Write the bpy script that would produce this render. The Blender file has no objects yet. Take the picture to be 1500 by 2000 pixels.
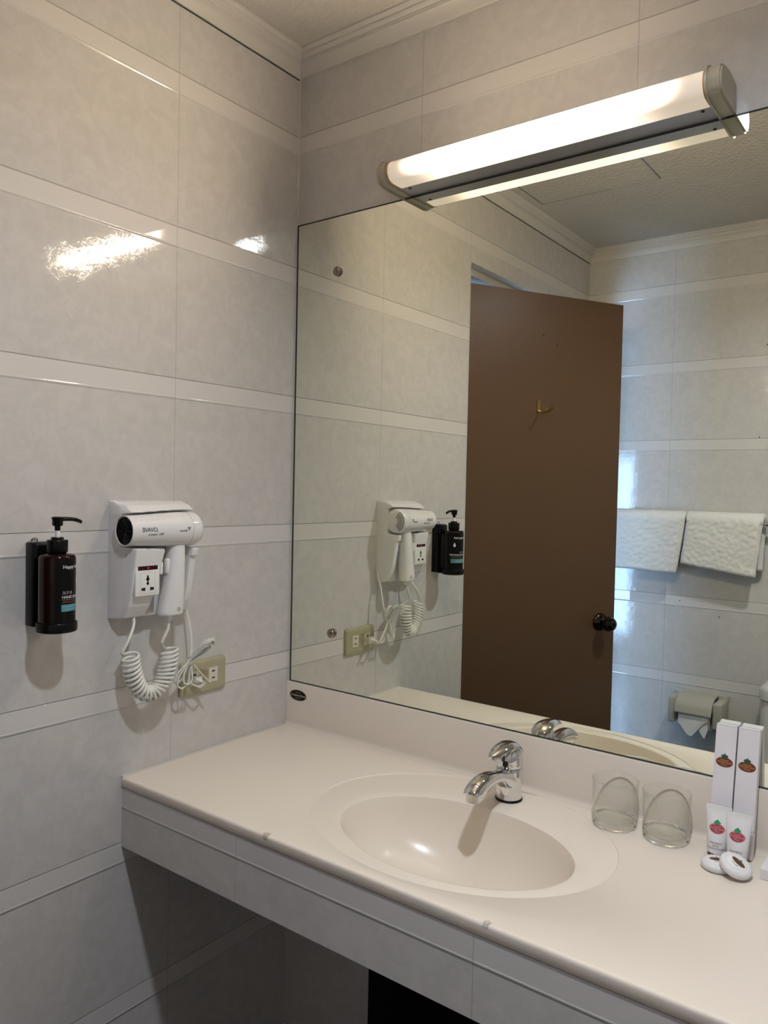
import bpy, bmesh, math, random
from mathutils import Vector, Matrix, noise
C = bpy.context.scene.collection
SC = bpy.context.scene
PI = math.pi
random.seed(4)

# ------------------------------------------------------------------ camera
cd = bpy.data.cameras.new('camera'); cam = bpy.data.objects.new('camera', cd); C.objects.link(cam)
RR = Vector((0.7996119, 0.6001250, 0.0216976)); UU = Vector((-0.0357888, 0.0115557, 0.9992926)); FF = Vector((-0.5994497, 0.7998228, -0.0307178))
LOC = Vector((1.269214, -1.333080, 1.361956))
cam.matrix_world = Matrix(((RR.x, UU.x, -FF.x, LOC.x), (RR.y, UU.y, -FF.y, LOC.y), (RR.z, UU.z, -FF.z, LOC.z), (0, 0, 0, 1)))
cd.sensor_fit = 'HORIZONTAL'; cd.sensor_width = 36; cd.lens = 36.2724; cd.clip_start = .02
SC.camera = cam
# ------------------------------------------------------------------ world, lights, exposure
w = bpy.data.worlds.new('world'); SC.world = w; w.use_nodes = True
w.node_tree.nodes['Background'].inputs[0].default_value = (.5, .6, .75, 1); w.node_tree.nodes['Background'].inputs[1].default_value = .02
TUBE_STRENGTH = 44
TUBE_COLOR = (1, .82, .60)
DOWN_W, DOWN_COLOR = 2.65, (.84, .90, 1)
HALL_W, HALL_COLOR = 27, (.36, .58, 1)
def area(name, loc, target, size, power, color, shape='DISK', size_y=None, spread=180):
    d = bpy.data.lights.new(name, 'AREA'); d.energy = power; d.color = color; d.shape = shape; d.size = size; d.spread = math.radians(spread)
    if size_y: d.size_y = size_y
    o = bpy.data.objects.new(name, d); C.objects.link(o); o.location = loc
    o.rotation_euler = (Vector(target) - Vector(loc)).to_track_quat('-Z', 'Y').to_euler()
    return o
area('downlight_lamp', (1.10, -.87, 2.338), (1.10, -.87, 0), .085, DOWN_W, DOWN_COLOR, spread=150)
area('bedroom_window_light', (-1.05, 1.25, .95), (.1, -1.4, .9), .75, HALL_W, HALL_COLOR, 'RECTANGLE', 1.4)
SC.view_settings.view_transform = 'Standard'; SC.view_settings.look = 'None'
SC.view_settings.exposure = 2.12; SC.view_settings.gamma = 1; SC.view_settings.use_curve_mapping = False
SC.cycles.max_bounces = 10; SC.cycles.transparent_max_bounces = 16; SC.cycles.transmission_bounces = 10
SC.cycles.glossy_bounces = 6; SC.cycles.use_denoising = True; SC.cycles.sample_clamp_indirect = 6

# ------------------------------------------------------------------ helpers
def parent_loc(p):
    l = Vector((0, 0, 0))
    while p is not None:
        l += p.location; p = p.parent
    return l
def obj(name, bm, m, parent=None, smooth=35, label=None):
    me = bpy.data.meshes.new(name)
    bmesh.ops.recalc_face_normals(bm, faces=bm.faces)
    bm.to_mesh(me); bm.free()
    o = bpy.data.objects.new(name, me); C.objects.link(o)
    for mm in (m if isinstance(m, (list, tuple)) else [m]): me.materials.append(mm)
    if parent is not None:
        me.transform(Matrix.Translation(-parent_loc(parent))); o.parent = parent
    if smooth:
        me.polygons.foreach_set('use_smooth', [True] * len(me.polygons))
        if smooth < 180: me.set_sharp_from_angle(angle=math.radians(smooth))
    if label: o['label'] = label
    return o
def tag(o, label, cat, group=None):
    o['label'] = label; o['category'] = cat
    if group: o['group'] = group
    return o
def thing(name, loc, label, cat, group=None):
    o = bpy.data.objects.new(name, None); C.objects.link(o); o.location = loc; o.empty_display_size = .05
    return tag(o, label, cat, group)
def struct(o, label=None):
    o['kind'] = 'structure'
    if label: o['label'] = label
    return o
def copy_tree(o, parent=None):
    c = o.copy(); C.objects.link(c); c.parent = parent
    for ch in [x for x in bpy.data.objects if x.parent == o]: copy_tree(ch, c)
    return c
def add_faces(bm, vs, fs, mi=0):
    bv = [bm.verts.new(v) for v in vs]
    for f in fs:
        try:
            ff = bm.faces.new([bv[i] for i in f]); ff.material_index = mi
        except ValueError: pass
    return bv
def box(bm, lo, hi, bev=0, seg=2, mi=0):
    x0, y0, z0 = lo; x1, y1, z1 = hi
    vs = [(x0, y0, z0), (x1, y0, z0), (x1, y1, z0), (x0, y1, z0), (x0, y0, z1), (x1, y0, z1), (x1, y1, z1), (x0, y1, z1)]
    b2 = bmesh.new()
    add_faces(b2, vs, [(0, 3, 2, 1), (4, 5, 6, 7), (0, 1, 5, 4), (1, 2, 6, 5), (2, 3, 7, 6), (3, 0, 4, 7)], mi)
    if bev: bmesh.ops.bevel(b2, geom=list(b2.edges), offset=bev, segments=seg, profile=.5, affect='EDGES', clamp_overlap=True)
    merge(bm, b2)
def merge(bm, b2, M=None, mi=None):
    if M is not None: bmesh.ops.transform(b2, matrix=M, verts=b2.verts)
    if mi is not None:
        for f in b2.faces: f.material_index = mi
    me = bpy.data.meshes.new('tmp'); b2.to_mesh(me); b2.free(); bm.from_mesh(me); bpy.data.meshes.remove(me)
def B(): return bmesh.new()
def boxb(lo, hi, bev=0, seg=2):
    b = B(); box(b, lo, hi, bev, seg); return b
def frame_to(axis):
    a = Vector(axis).normalized(); return a.to_track_quat('Z', 'Y').to_matrix().to_4x4()
def lathe(bm, prof, origin=(0, 0, 0), axis=(0, 0, 1), n=40, cap0=True, cap1=True, mi=0, sx=1, sy=1):
    """prof: list of (r, h)"""
    M = Matrix.Translation(Vector(origin)) @ frame_to(axis)
    b = B(); rings = []
    for r, h in prof:
        if r < 1e-6: rings.append([b.verts.new((0, 0, h))])
        else: rings.append([b.verts.new((r * sx * math.cos(2 * PI * k / n), r * sy * math.sin(2 * PI * k / n), h)) for k in range(n)])
    for a, c in zip(rings, rings[1:]):
        if len(a) == 1 and len(c) == 1: continue
        for k in range(n):
            k2 = (k + 1) % n
            if len(a) == 1: b.faces.new((a[0], c[k], c[k2]))
            elif len(c) == 1: b.faces.new((a[k], c[0], a[k2]))
            else: b.faces.new((a[k], a[k2], c[k2], c[k]))
    if cap0 and len(rings[0]) > 1: b.faces.new(rings[0])
    if cap1 and len(rings[-1]) > 1: b.faces.new(rings[-1])
    for f in b.faces: f.material_index = mi
    merge(bm, b, M)
def tube(bm, pts, r, n=8, mi=0, closed=False):
    pts = [Vector(p) for p in pts]
    b = B(); rings = []; up = None
    for i, p in enumerate(pts):
        t = (pts[min(i + 1, len(pts) - 1)] - pts[max(i - 1, 0)]).normalized()
        if up is None:
            up = t.orthogonal().normalized()
        up = (up - t * up.dot(t))
        if up.length < 1e-6: up = t.orthogonal()
        up.normalize(); s = t.cross(up)
        rr = r[i] if isinstance(r, (list, tuple)) else r
        rings.append([b.verts.new(p + (up * math.cos(2 * PI * k / n) + s * math.sin(2 * PI * k / n)) * rr) for k in range(n)])
    for a, c in zip(rings, rings[1:]):
        for k in range(n): b.faces.new((a[k], a[(k + 1) % n], c[(k + 1) % n], c[k]))
    b.faces.new(rings[0]); b.faces.new(rings[-1])
    merge(bm, b, None, mi)
def loft(bm, rings, caps=True, mi=0):
    b = B(); rv = [[b.verts.new(p) for p in r] for r in rings]; n = len(rv[0])
    for a, c in zip(rv, rv[1:]):
        for k in range(n): b.faces.new((a[k], a[(k + 1) % n], c[(k + 1) % n], c[k]))
    if caps: b.faces.new(rv[0]); b.faces.new(rv[-1])
    merge(bm, b, None, mi)
def catmull(P, n=8):
    P = [Vector(p) for p in P]; Q = [P[0] * 2 - P[1]] + P + [P[-1] * 2 - P[-2]]; out = []
    for i in range(1, len(Q) - 2):
        for k in range(n):
            t = k / n; a, b, c, d = Q[i - 1:i + 3]
            out.append(.5 * ((2 * b) + (-a + c) * t + (2 * a - 5 * b + 4 * c - d) * t * t + (-a + 3 * b - 3 * c + d) * t ** 3))
    out.append(P[-1]); return out
def prism(bm, poly, fn, a, b_, mi=0):
    """poly: 2D closed outline; fn(u, v, h) -> 3D; extruded h=a..b"""
    bb = B(); A = [bb.verts.new(fn(u, v, a)) for u, v in poly]; D = [bb.verts.new(fn(u, v, b_)) for u, v in poly]; n = len(poly)
    for k in range(n): bb.faces.new((A[k], A[(k + 1) % n], D[(k + 1) % n], D[k]))
    bb.faces.new(A); bb.faces.new(D)
    merge(bm, bb, None, mi)
def text_bm(s, size, fn, align='CENTER', mi=0, bm=None, shear=0, bold=0, spacing=1, wrap=False):
    """flat lettering; fn(u, v) -> 3D point"""
    cu = bpy.data.curves.new('t', 'FONT'); cu.body = s; cu.size = size; cu.align_x = align; cu.align_y = 'CENTER'
    cu.shear = shear; cu.offset = bold; cu.space_character = spacing; cu.resolution_u = 3; cu.fill_mode = 'FRONT'
    o = bpy.data.objects.new('t', cu); C.objects.link(o)
    dg = bpy.context.evaluated_depsgraph_get(); ev = o.evaluated_get(dg); me = ev.to_mesh()
    b = bm if bm is not None else B(); vs = []
    for v in me.vertices: vs.append(b.verts.new(fn(v.co.x, v.co.y)))
    for p in me.polygons:
        try:
            f = b.faces.new([vs[i] for i in p.vertices]); f.material_index = mi
        except ValueError: pass
    ev.to_mesh_clear(); bpy.data.objects.remove(o); bpy.data.curves.remove(cu)
    return b
def sstep(a, b, x):
    t = max(0, min(1, (x - a) / (b - a))); return t * t * (3 - 2 * t)

# ------------------------------------------------------------------ materials
def mat(name, col, rough=.5, metal=0, coat=0, spec=.5, emit=None, noise_amt=0, noise_scale=20, bump=0, bump_scale=100, bump_dist=.002, trans=0, ior=1.45, sss=0, sheen=0):
    m = bpy.data.materials.new(name); m.use_nodes = True; nt = m.node_tree; N = nt.nodes; L = nt.links
    p = N['Principled BSDF']; p.inputs['Base Color'].default_value = (*col, 1); p.inputs['Roughness'].default_value = rough
    p.inputs['Metallic'].default_value = metal; p.inputs['Coat Weight'].default_value = coat; p.inputs['Specular IOR Level'].default_value = spec
    p.inputs['Transmission Weight'].default_value = trans; p.inputs['IOR'].default_value = ior
    if sheen: p.inputs['Sheen Weight'].default_value = sheen
    if emit: p.inputs['Emission Color'].default_value = (*emit[0], 1); p.inputs['Emission Strength'].default_value = emit[1]
    g = N.new('ShaderNodeNewGeometry')
    if noise_amt:
        t = N.new('ShaderNodeTexNoise'); t.inputs['Scale'].default_value = noise_scale; t.inputs['Detail'].default_value = 5
        L.new(g.outputs['Position'], t.inputs['Vector'])
        r = N.new('ShaderNodeMix'); r.data_type = 'RGBA'
        r.inputs['A'].default_value = (*[c * (1 - noise_amt) for c in col], 1); r.inputs['B'].default_value = (*[min(1, c * (1 + noise_amt)) for c in col], 1)
        L.new(t.outputs['Fac'], r.inputs['Factor']); L.new(r.outputs['Result'], p.inputs['Base Color'])
    if bump:
        t = N.new('ShaderNodeTexNoise'); t.inputs['Scale'].default_value = bump_scale; t.inputs['Detail'].default_value = 4
        L.new(g.outputs['Position'], t.inputs['Vector'])
        b = N.new('ShaderNodeBump'); b.inputs['Strength'].default_value = bump; b.inputs['Distance'].default_value = bump_dist
        L.new(t.outputs['Fac'], b.inputs['Height']); L.new(b.outputs['Normal'], p.inputs['Normal'])
    return m
BAND_TOP = 2.1724; BH = .0396
def tile_mat(name, axis, joint0, period, ztop=BAND_TOP):
    m = bpy.data.materials.new(name); m.use_nodes = True; nt = m.node_tree; N = nt.nodes; L = nt.links; p = N['Principled BSDF']
    def math_(op, a, b=None, c=None, clamp=False):
        n = N.new('ShaderNodeMath'); n.operation = op; n.use_clamp = clamp
        for i, x in enumerate((a, b, c)):
            if x is None: continue
            if isinstance(x, (int, float)): n.inputs[i].default_value = x
            else: L.new(x, n.inputs[i])
        return n.outputs[0]
    def mapr(x, a, b, c=0, d=1, smooth=True):
        n = N.new('ShaderNodeMapRange'); n.interpolation_type = 'SMOOTHSTEP' if smooth else 'LINEAR'
        L.new(x, n.inputs['Value']); n.inputs['From Min'].default_value = a; n.inputs['From Max'].default_value = b
        n.inputs['To Min'].default_value = c; n.inputs['To Max'].default_value = d; return n.outputs[0]
    g = N.new('ShaderNodeNewGeometry'); s = N.new('ShaderNodeSeparateXYZ'); L.new(g.outputs['Position'], s.inputs[0])
    z = s.outputs['Z']; u = s.outputs[axis]
    fz = math_('MULTIPLY', math_('FRACT', math_('DIVIDE', math_('SUBTRACT', ztop, z), .3)), .3)
    fu = math_('MULTIPLY', math_('FRACT', math_('DIVIDE', math_('SUBTRACT', u, joint0), period)), period)
    dz = math_('MINIMUM', fz, math_('SUBTRACT', .3, fz)); du = math_('MINIMUM', fu, math_('SUBTRACT', period, fu))
    jz = mapr(dz, .0004, .0013, 1, 0); ju = mapr(du, .0004, .0011, 1, 0)
    joint = math_('MAXIMUM', jz, math_('MULTIPLY', ju, .55))
    band = mapr(fz, BH - .0015, BH + .0015, 1, 0)
    no = N.new('ShaderNodeTexNoise'); no.inputs['Scale'].default_value = 34; no.inputs['Detail'].default_value = 7; no.inputs['Roughness'].default_value = .62; no.inputs['Distortion'].default_value = .8
    L.new(g.outputs['Position'], no.inputs['Vector'])
    n2 = N.new('ShaderNodeTexNoise'); n2.inputs['Scale'].default_value = 85; n2.inputs['Detail'].default_value = 3; n2.inputs['Distortion'].default_value = 1.2
    L.new(g.outputs['Position'], n2.inputs['Vector'])
    mot = mapr(no.outputs['Fac'], .33, .68)
    c1 = N.new('ShaderNodeMix'); c1.data_type = 'RGBA'; c1.inputs['A'].default_value = (.545, .522, .50, 1); c1.inputs['B'].default_value = (.598, .572, .548, 1)
    L.new(mot, c1.inputs['Factor'])
    c2 = N.new('ShaderNodeMix'); c2.data_type = 'RGBA'; c2.inputs['B'].default_value = (.645, .615, .592, 1); L.new(band, c2.inputs['Factor']); L.new(c1.outputs['Result'], c2.inputs['A'])
    c3 = N.new('ShaderNodeMix'); c3.data_type = 'RGBA'; c3.inputs['B'].default_value = (.22, .20, .175, 1); L.new(math_('MULTIPLY', joint, .55), c3.inputs['Factor']); L.new(c2.outputs['Result'], c3.inputs['A'])
    L.new(c3.outputs['Result'], p.inputs['Base Color'])
    ripple = math_('MULTIPLY', math_('SUBTRACT', 1, band), math_('ADD', math_('MULTIPLY', no.outputs['Fac'], .00022), math_('MULTIPLY', n2.outputs['Fac'], .00010)))
    step = mapr(fz, BH - .003, BH + .003, .0011, 0)
    bead = math_('MULTIPLY', mapr(math_('ABSOLUTE', math_('SUBTRACT', fz, BH - .001)), 0, .0035, 1, 0), .0006)
    step = math_('ADD', step, bead)
    h = math_('SUBTRACT', math_('ADD', ripple, step), math_('MULTIPLY', joint, .0006))
    b = N.new('ShaderNodeBump'); b.inputs['Strength'].default_value = 1; b.inputs['Distance'].default_value = 1
    L.new(h, b.inputs['Height']); L.new(b.outputs['Normal'], p.inputs['Normal'])
    L.new(math_('ADD', .045, math_('MULTIPLY', band, -.02)), p.inputs['Roughness'])
    p.inputs['IOR'].default_value = 1.5
    return m
T_LEFT = tile_mat('tile_left', 'Y', -.3436, .448)
T_FRONT = tile_mat('tile_front', 'X', .3461, .448)
T_BACK = tile_mat('tile_back', 'X', .3471, .448)
T_APRON = tile_mat('tile_apron', 'X', .3183, .4555, .7800)
PLASTER = mat('ceiling_paint', (.58, .55, .50), .75, bump=1, bump_scale=95, bump_dist=.0065)
CROWN = mat('crown_paint', (.60, .575, .53), .45)
STONE = mat('cultured_marble', (.78, .70, .60), .25, noise_amt=.02, noise_scale=5)
STONE2 = mat('cultured_marble_edge', (.72, .645, .555), .2, noise_amt=.03, noise_scale=6)
CHROME = mat('chrome', (.74, .74, .75), .05, 1)
DCHROME = mat('screw_cap_metal', (.30, .24, .20), .12, 1)
WHITE = mat('white_plastic', (.76, .74, .73), .16, coat=.3)
WHITE2 = mat('white_plastic_matte', (.80, .79, .76), .3)
CORD = mat('white_cord', (.74, .72, .66), .28)
BLACK = mat('black_plastic', (.0016, .0016, .0018), .3, spec=.28)
BLACKM = mat('black_print', (.02, .02, .025), .5)
GREYP = mat('grey_print', (.035, .035, .045), .5)
LBL = mat('label_black', (.0016, .0016, .002), .22, spec=.28)
AMBER = mat('amber_bottle', (.009, .0016, .0012), .10, spec=.35)
TXW = mat('white_print', (.62, .62, .62), .5)
ORANGE = mat('orange_print', (.55, .20, .05), .5)
TEAL = mat('teal_print', (.06, .25, .30), .5)
IVORY = mat('ivory_plate', (.40, .37, .235), .35, noise_amt=.05, noise_scale=40)
INSERT = mat('ivory_insert', (.68, .64, .52), .35)
HOLE = mat('socket_hole', (.004, .004, .004), .8)
DISPLAY = mat('red_display', (.030, .002, .004), .15)
LED = mat('red_led', (.10, 0, .01), .3, emit=((1, .03, .08), .12))
DOORP = mat('door_paint', (.095, .052, .026), .33, noise_amt=.08, noise_scale=3, bump=.25, bump_scale=260)
FRAMEP = mat('frame_paint', (.52, .49, .44), .5)
HALLP = mat('hall_paint', (.5, .5, .5), .8)
FLOORM = mat('floor_tile', (.07, .065, .06), .35, noise_amt=.1, noise_scale=8)
BRONZE = mat('antique_bronze', (.055, .045, .032), .14, 1)
BRASS = mat('brass', (.50, .33, .13), .2, 1)
TOWEL = mat('terry', (.78, .76, .72), .95, bump=1, bump_scale=420, sheen=.3)
PAPER = mat('tissue', (.74, .73, .72), .9)
BEIGE = mat('beige_plastic', (.43, .41, .34), .3)
CAPM = mat('lamp_end_cap', (.42, .38, .275), .4)
METALP = mat('lamp_grey_metal', (.40, .39, .385), .35, .2)
CARD = mat('white_card', (.74, .71, .73), .55)
MAROON = mat('maroon_print', (.16, .035, .018), .5)
PINKRED = mat('crimson_print', (.43, .035, .075), .5)
GREEN1 = mat('dark_green_print', (.010, .085, .050), .5)
GREEN2 = mat('green_print', (.02, .30, .13), .5)
GOLD = mat('gold_print', (.55, .33, .09), .45)
CREAMP = mat('pale_print', (.62, .42, .36), .5)
TUBEW = mat('tube_plastic', (.76, .75, .74), .2)
WINE = mat('wine_cap', (.12, .010, .020), .25)
WRAP = mat('pleated_wrap', (.76, .74, .74), .25, bump=.5, bump_scale=180)
PORC = mat('porcelain', (.62, .61, .58), .12)
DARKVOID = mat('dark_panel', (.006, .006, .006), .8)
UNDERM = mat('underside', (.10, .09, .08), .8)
CHIPM = mat('chipped_stone', (.52, .46, .39), .9, noise_amt=.45, noise_scale=260, bump=1, bump_scale=300)
EDGEM = mat('mirror_edge', (.03, .035, .03), .2)
STICKER_GREY = mat('sticker_grey', (.13, .10, .08), .4)
MIRROR = bpy.data.materials.new('mirror_silver'); MIRROR.use_nodes = True
pb = MIRROR.node_tree.nodes['Principled BSDF']; pb.inputs['Metallic'].default_value = 1; pb.inputs['Roughness'].default_value = 0
pb.inputs['Base Color'].default_value = (.885, .90, .80, 1)
def glass_mix(name, rough=0):
    m = bpy.data.materials.new(name); m.use_nodes = True; nt = m.node_tree; N = nt.nodes; L = nt.links; N.remove(N['Principled BSDF'])
    lw_ = N.new('ShaderNodeLayerWeight'); lw_.inputs['Blend'].default_value = .5
    pw = N.new('ShaderNodeMath'); pw.operation = 'POWER'; L.new(lw_.outputs['Facing'], pw.inputs[0]); pw.inputs[1].default_value = 3.2
    f = N.new('ShaderNodeMath'); f.operation = 'MULTIPLY_ADD'; L.new(pw.outputs[0], f.inputs[0]); f.inputs[1].default_value = .62; f.inputs[2].default_value = .03
    t = N.new('ShaderNodeBsdfTransparent'); t.inputs[0].default_value = (.994, .997, .991, 1)
    g = N.new('ShaderNodeBsdfGlossy'); g.inputs['Roughness'].default_value = .02; g.inputs['Color'].default_value = (.85, .88, .84, 1)
    mx = N.new('ShaderNodeMixShader'); L.new(f.outputs[0], mx.inputs[0]); L.new(t.outputs[0], mx.inputs[1]); L.new(g.outputs[0], mx.inputs[2])
    L.new(mx.outputs[0], N['Material Output'].inputs[0]); return m
GLASSW = glass_mix('thin_glass')
GLASSB = mat('glass_base', (.985, 1, .97), 0, trans=1, ior=1.45)
# lit diffuser: glow ramps painted into the emission; the tube inside stops short of both ends
DIFF = bpy.data.materials.new('lit_diffuser'); DIFF.use_nodes = True
nt = DIFF.node_tree; N = nt.nodes; L = nt.links; p = N['Principled BSDF']
p.inputs['Base Color'].default_value = (.62, .55, .50, 1); p.inputs['Roughness'].default_value = .25
g = N.new('ShaderNodeNewGeometry'); s = N.new('ShaderNodeSeparateXYZ'); L.new(g.outputs['Position'], s.inputs[0])
def mr(a, b):
    n = N.new('ShaderNodeMapRange'); n.interpolation_type = 'SMOOTHSTEP'; n.inputs['From Min'].default_value = a; n.inputs['From Max'].default_value = b
    L.new(s.outputs['X'], n.inputs['Value']); return n.outputs[0]
mu = N.new('ShaderNodeMath'); mu.operation = 'MULTIPLY'; L.new(mr(.325, .440), mu.inputs[0]); L.new(mr(.934, .800), mu.inputs[1])
mu2 = N.new('ShaderNodeMath'); mu2.operation = 'MULTIPLY_ADD'; mz = N.new('ShaderNodeMapRange'); mz.interpolation_type = 'SMOOTHSTEP'; L.new(s.outputs['Z'], mz.inputs['Value'])
for k_, v_ in (('From Min', 1.9712), ('From Max', 1.994), ('To Min', .006), ('To Max', 1)): mz.inputs[k_].default_value = v_
mt2 = N.new('ShaderNodeMapRange'); mt2.interpolation_type = 'SMOOTHSTEP'; L.new(s.outputs['Z'], mt2.inputs['Value'])
for k_, v_ in (('From Min', 1.9965), ('From Max', 2.013), ('To Min', 1), ('To Max', .018)): mt2.inputs[k_].default_value = v_  # top emission cut so the wall above stays darker
mzz = N.new('ShaderNodeMath'); mzz.operation = 'MULTIPLY'; L.new(mz.outputs[0], mzz.inputs[0]); L.new(mt2.outputs[0], mzz.inputs[1])
mq = N.new('ShaderNodeMath'); mq.operation = 'MULTIPLY'
mp = N.new('ShaderNodeMath'); mp.operation = 'POWER'; mp.inputs[1].default_value = 4; L.new(mu.outputs[0], mp.inputs[0]); L.new(mp.outputs[0], mq.inputs[0]); L.new(mzz.outputs[0], mq.inputs[1]); L.new(mq.outputs[0], mu2.inputs[0]); mu2.inputs[1].default_value = TUBE_STRENGTH; mu2.inputs[2].default_value = .10
p.inputs['Emission Color'].default_value = (*TUBE_COLOR, 1); L.new(mu2.outputs[0], p.inputs['Emission Strength'])

# ------------------------------------------------------------------ room shell
H = 2.35; D = -1.7457; XR = 2.05
CZ = .7998; DEP = -.4582
DY0, DY1, DZ = -.797, -1.425, 2.08      # doorway in the left wall
b = B()
box(b, (-.12, DY0, 0), (0, .12, H)); box(b, (-.12, D - .1, 0), (0, DY1, H)); box(b, (-.12, DY1, DZ), (0, DY0, H))
struct(obj('wall_left', b, T_LEFT, smooth=0), 'glossy grey tiled wall with the hair dryer on it')
b = B()
box(b, (0, 0, .665), (XR, .12, H)); box(b, (0, 0, 0), (.255, .12, .665)); box(b, (1.62, 0, 0), (XR, .12, .665))
struct(obj('wall_front', b, T_FRONT, smooth=0), 'tiled wall behind the mirror')
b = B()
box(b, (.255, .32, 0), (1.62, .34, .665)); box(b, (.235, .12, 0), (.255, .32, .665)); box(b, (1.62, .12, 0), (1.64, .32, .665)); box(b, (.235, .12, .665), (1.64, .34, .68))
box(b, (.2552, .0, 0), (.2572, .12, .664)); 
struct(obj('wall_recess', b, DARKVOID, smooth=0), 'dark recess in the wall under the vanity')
struct(obj('wall_back', boxb((0, D - .1, 0), (XR, D, H)), T_BACK, smooth=0), 'tiled wall with the towel rail, seen in the mirror')
struct(obj('wall_right', boxb((XR, D - .1, 0), (XR + .1, .12, H)), T_LEFT, smooth=0))
struct(obj('floor', boxb((-.12, D - .1, -.05), (XR + .1, .34, 0)), FLOORM, smooth=0))
struct(obj('ceiling', boxb((-.12, D - .1, H), (XR + .1, .12, H + .05)), PLASTER, smooth=0), 'white textured plaster ceiling')
# bedroom beyond the doorway
struct(obj('wall_hallway', boxb((-1.75, -2.6, 0), (-1.65, 2.2, 2.6)), HALLP, smooth=0))
struct(obj('wall_hallway_end', boxb((-1.65, -2.6, 0), (-.12, -2.5, 2.6)), HALLP, smooth=0))
struct(obj('wall_hallway_window', boxb((-1.65, 2.1, 0), (-.12, 2.2, 2.6)), HALLP, smooth=0))
struct(obj('wall_hallway_side', boxb((-.12, .12, 0), (-.08, 2.2, 2.6)), HALLP, smooth=0))
struct(obj('floor_hallway', boxb((-1.75, -2.6, -.05), (-.12, 2.2, 0)), FLOORM, smooth=0))
struct(obj('ceiling_hallway', boxb((-1.75, -2.6, 2.6), (-.08, 2.2, 2.65)), HALLP, smooth=0))
# crown moulding: profile (out from the wall, up from its foot)
CZ0 = 2.3037
prof = [(0, 0), (.005, 0), (.0065, .004), (.009, .011), (.013, .0165), (.018, .0205), (.0222, .0222), (.0222, .0256), (.0248, .0256), (.0248, .0290), (.0275, .0303), (.0325, .0342), (.0325, .0376), (.0352, .0376), (.0378, .0400), (.0415, .0424), (.0415, .0463), (0, .0463)]
def crown(name, a, b_, fn):
    bm = B(); R0 = [fn(d, a + d) for d, h in prof]; rings = []
    for e, sg in ((a, 1), (b_, -1)):
        rings.append([Vector((*fn(d, e + sg * d), CZ0 + h)) for d, h in prof])
    loft(bm, rings); return struct(obj(name, bm, CROWN, smooth=25))
crown('trim_1', D, 0, lambda d, t: (d, t))
crown('trim_2', 0, XR, lambda d, t: (t, -d))
crown('trim_3', 0, XR, lambda d, t: (t, D + d))
crown('trim_4', D, 0, lambda d, t: (XR - d, t))
b = B(); tube(b, [(.0012, -.0012, CZ), (.0012, -.0012, CZ0)], .0016, 6)
struct(obj('trim_5', b, mat('corner_grout', (.68, .62, .52), .5)), 'pale grout line in the corner')
b = B(); box(b, (0, DEP, CZ - .001), (.004, -.009, CZ + .003), .0012); struct(obj('trim_6', b, mat('sealant', (.62, .58, .52), .35)), 'sealant bead where the vanity top meets the wall')
b = B(); box(b, (.0, -1.74, CZ0 - .0022), (.0015, -.004, CZ0 + .0002)); struct(obj('trim_7', b, EDGEM), 'dark strip painted as the shadow line under the ceiling moulding')  # dark strip stands in for the shade below the moulding

# ceiling hatch, seen in the mirror
ht = thing('ceiling_hatch', (.25, -1.11, H), 'flush square access panel in the plaster ceiling, outlined by a dark gap', 'access panel')
x0, x1, y0, y1 = .072, .474, -1.142, -.74
b = B()
for lo, hi in (((x0, y0), (x1, y0 + .0034)), ((x0, y1 - .0034), (x1, y1)), ((x0, y0), (x0 + .0034, y1)), ((x1 - .0034, y0), (x1, y1))):
    box(b, (*lo, H - .0006), (*hi, H + .001))
obj('gap', b, EDGEM, ht, 0)
obj('panel', boxb((x0 + .0035, y0 + .0035, H - .001), (x1 - .0035, y1 - .0035, H + .0005)), PLASTER, ht, 0)

# ceiling downlight (its reflection shows on the left wall)
dl = thing('ceiling_downlight', (1.10, -.87, H), 'small round ceiling downlight above the vanity, seen as a cool reflection on the wall', 'ceiling light')
b = B(); lathe(b, [(.052, 0), (.062, -.001), (.064, -.006), (.058, -.010), (.050, -.0105), (.0475, -.004)], (1.10, -.87, H), n=48, cap0=False, cap1=False); obj('rim', b, WHITE2, dl)
b = B(); lathe(b, [(0, -.0035), (.047, -.0035)], (1.10, -.87, H), n=48, cap0=False, cap1=False); obj('lens', b, mat('downlight_lens', (.9, .9, .9), .4, emit=(DOWN_COLOR, 12)), dl)

# ------------------------------------------------------------------ door
dr = bpy.data.objects.new('door_1', None); C.objects.link(dr); dr.location = (0, DY0, 0); dr['kind'] = 'structure'; dr['label'] = 'brown painted door standing open, seen in the mirror'
b = B(); box(b, (-.118, DY1, DZ - .022), (-.036, DY0, DZ), .002); box(b, (-.118, DY1, 0), (-.036, DY1 + .02, DZ - .022), .002)
obj('door_frame', b, FRAMEP, dr, 0, 'pale frame lining the doorway')
du = Vector((.297, -.534, 0)).normalized(); dn = Vector((du.y * -1, du.x, 0)).normalized(); dn = Vector((.874, .486, 0)).normalized()
o0 = Vector((0, DY0 - .001, 0))
def dpt(s_, n_, z_): q = o0 + du * s_ + dn * n_; return (q.x, q.y, z_)
b = B(); prism(b, [(0, .008), (.611, .008), (.611, 2.015), (0, 2.015)], lambda u, v, h: dpt(u, h, v), -.034, 0)
leaf = obj('door_leaf', b, DOORP, dr, 0)
for s_, z_ in ((.281, 1.8795), (.3356, 1.851)):
    pass
b = B(); a_ = dn; P = Vector(dpt(.549, 0, .913))
lathe(b, [(.0, 0), (.0295, 0), (.031, .002), (.0295, .006), (.024, .011), (.016, .014), (.0125, .017), (.0120, .026), (.0150, .032), (.0215, .038), (.0255, .046), (.0250, .056), (.0200, .065), (.0120, .069), (.0105, .0705), (.0065, .0705), (.0058, .068), (0, .068)], P, a_, 40)
obj('door_knob', b, BRONZE, leaf, 30, 'dark bronze round knob with a centre button')
b = B()
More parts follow.
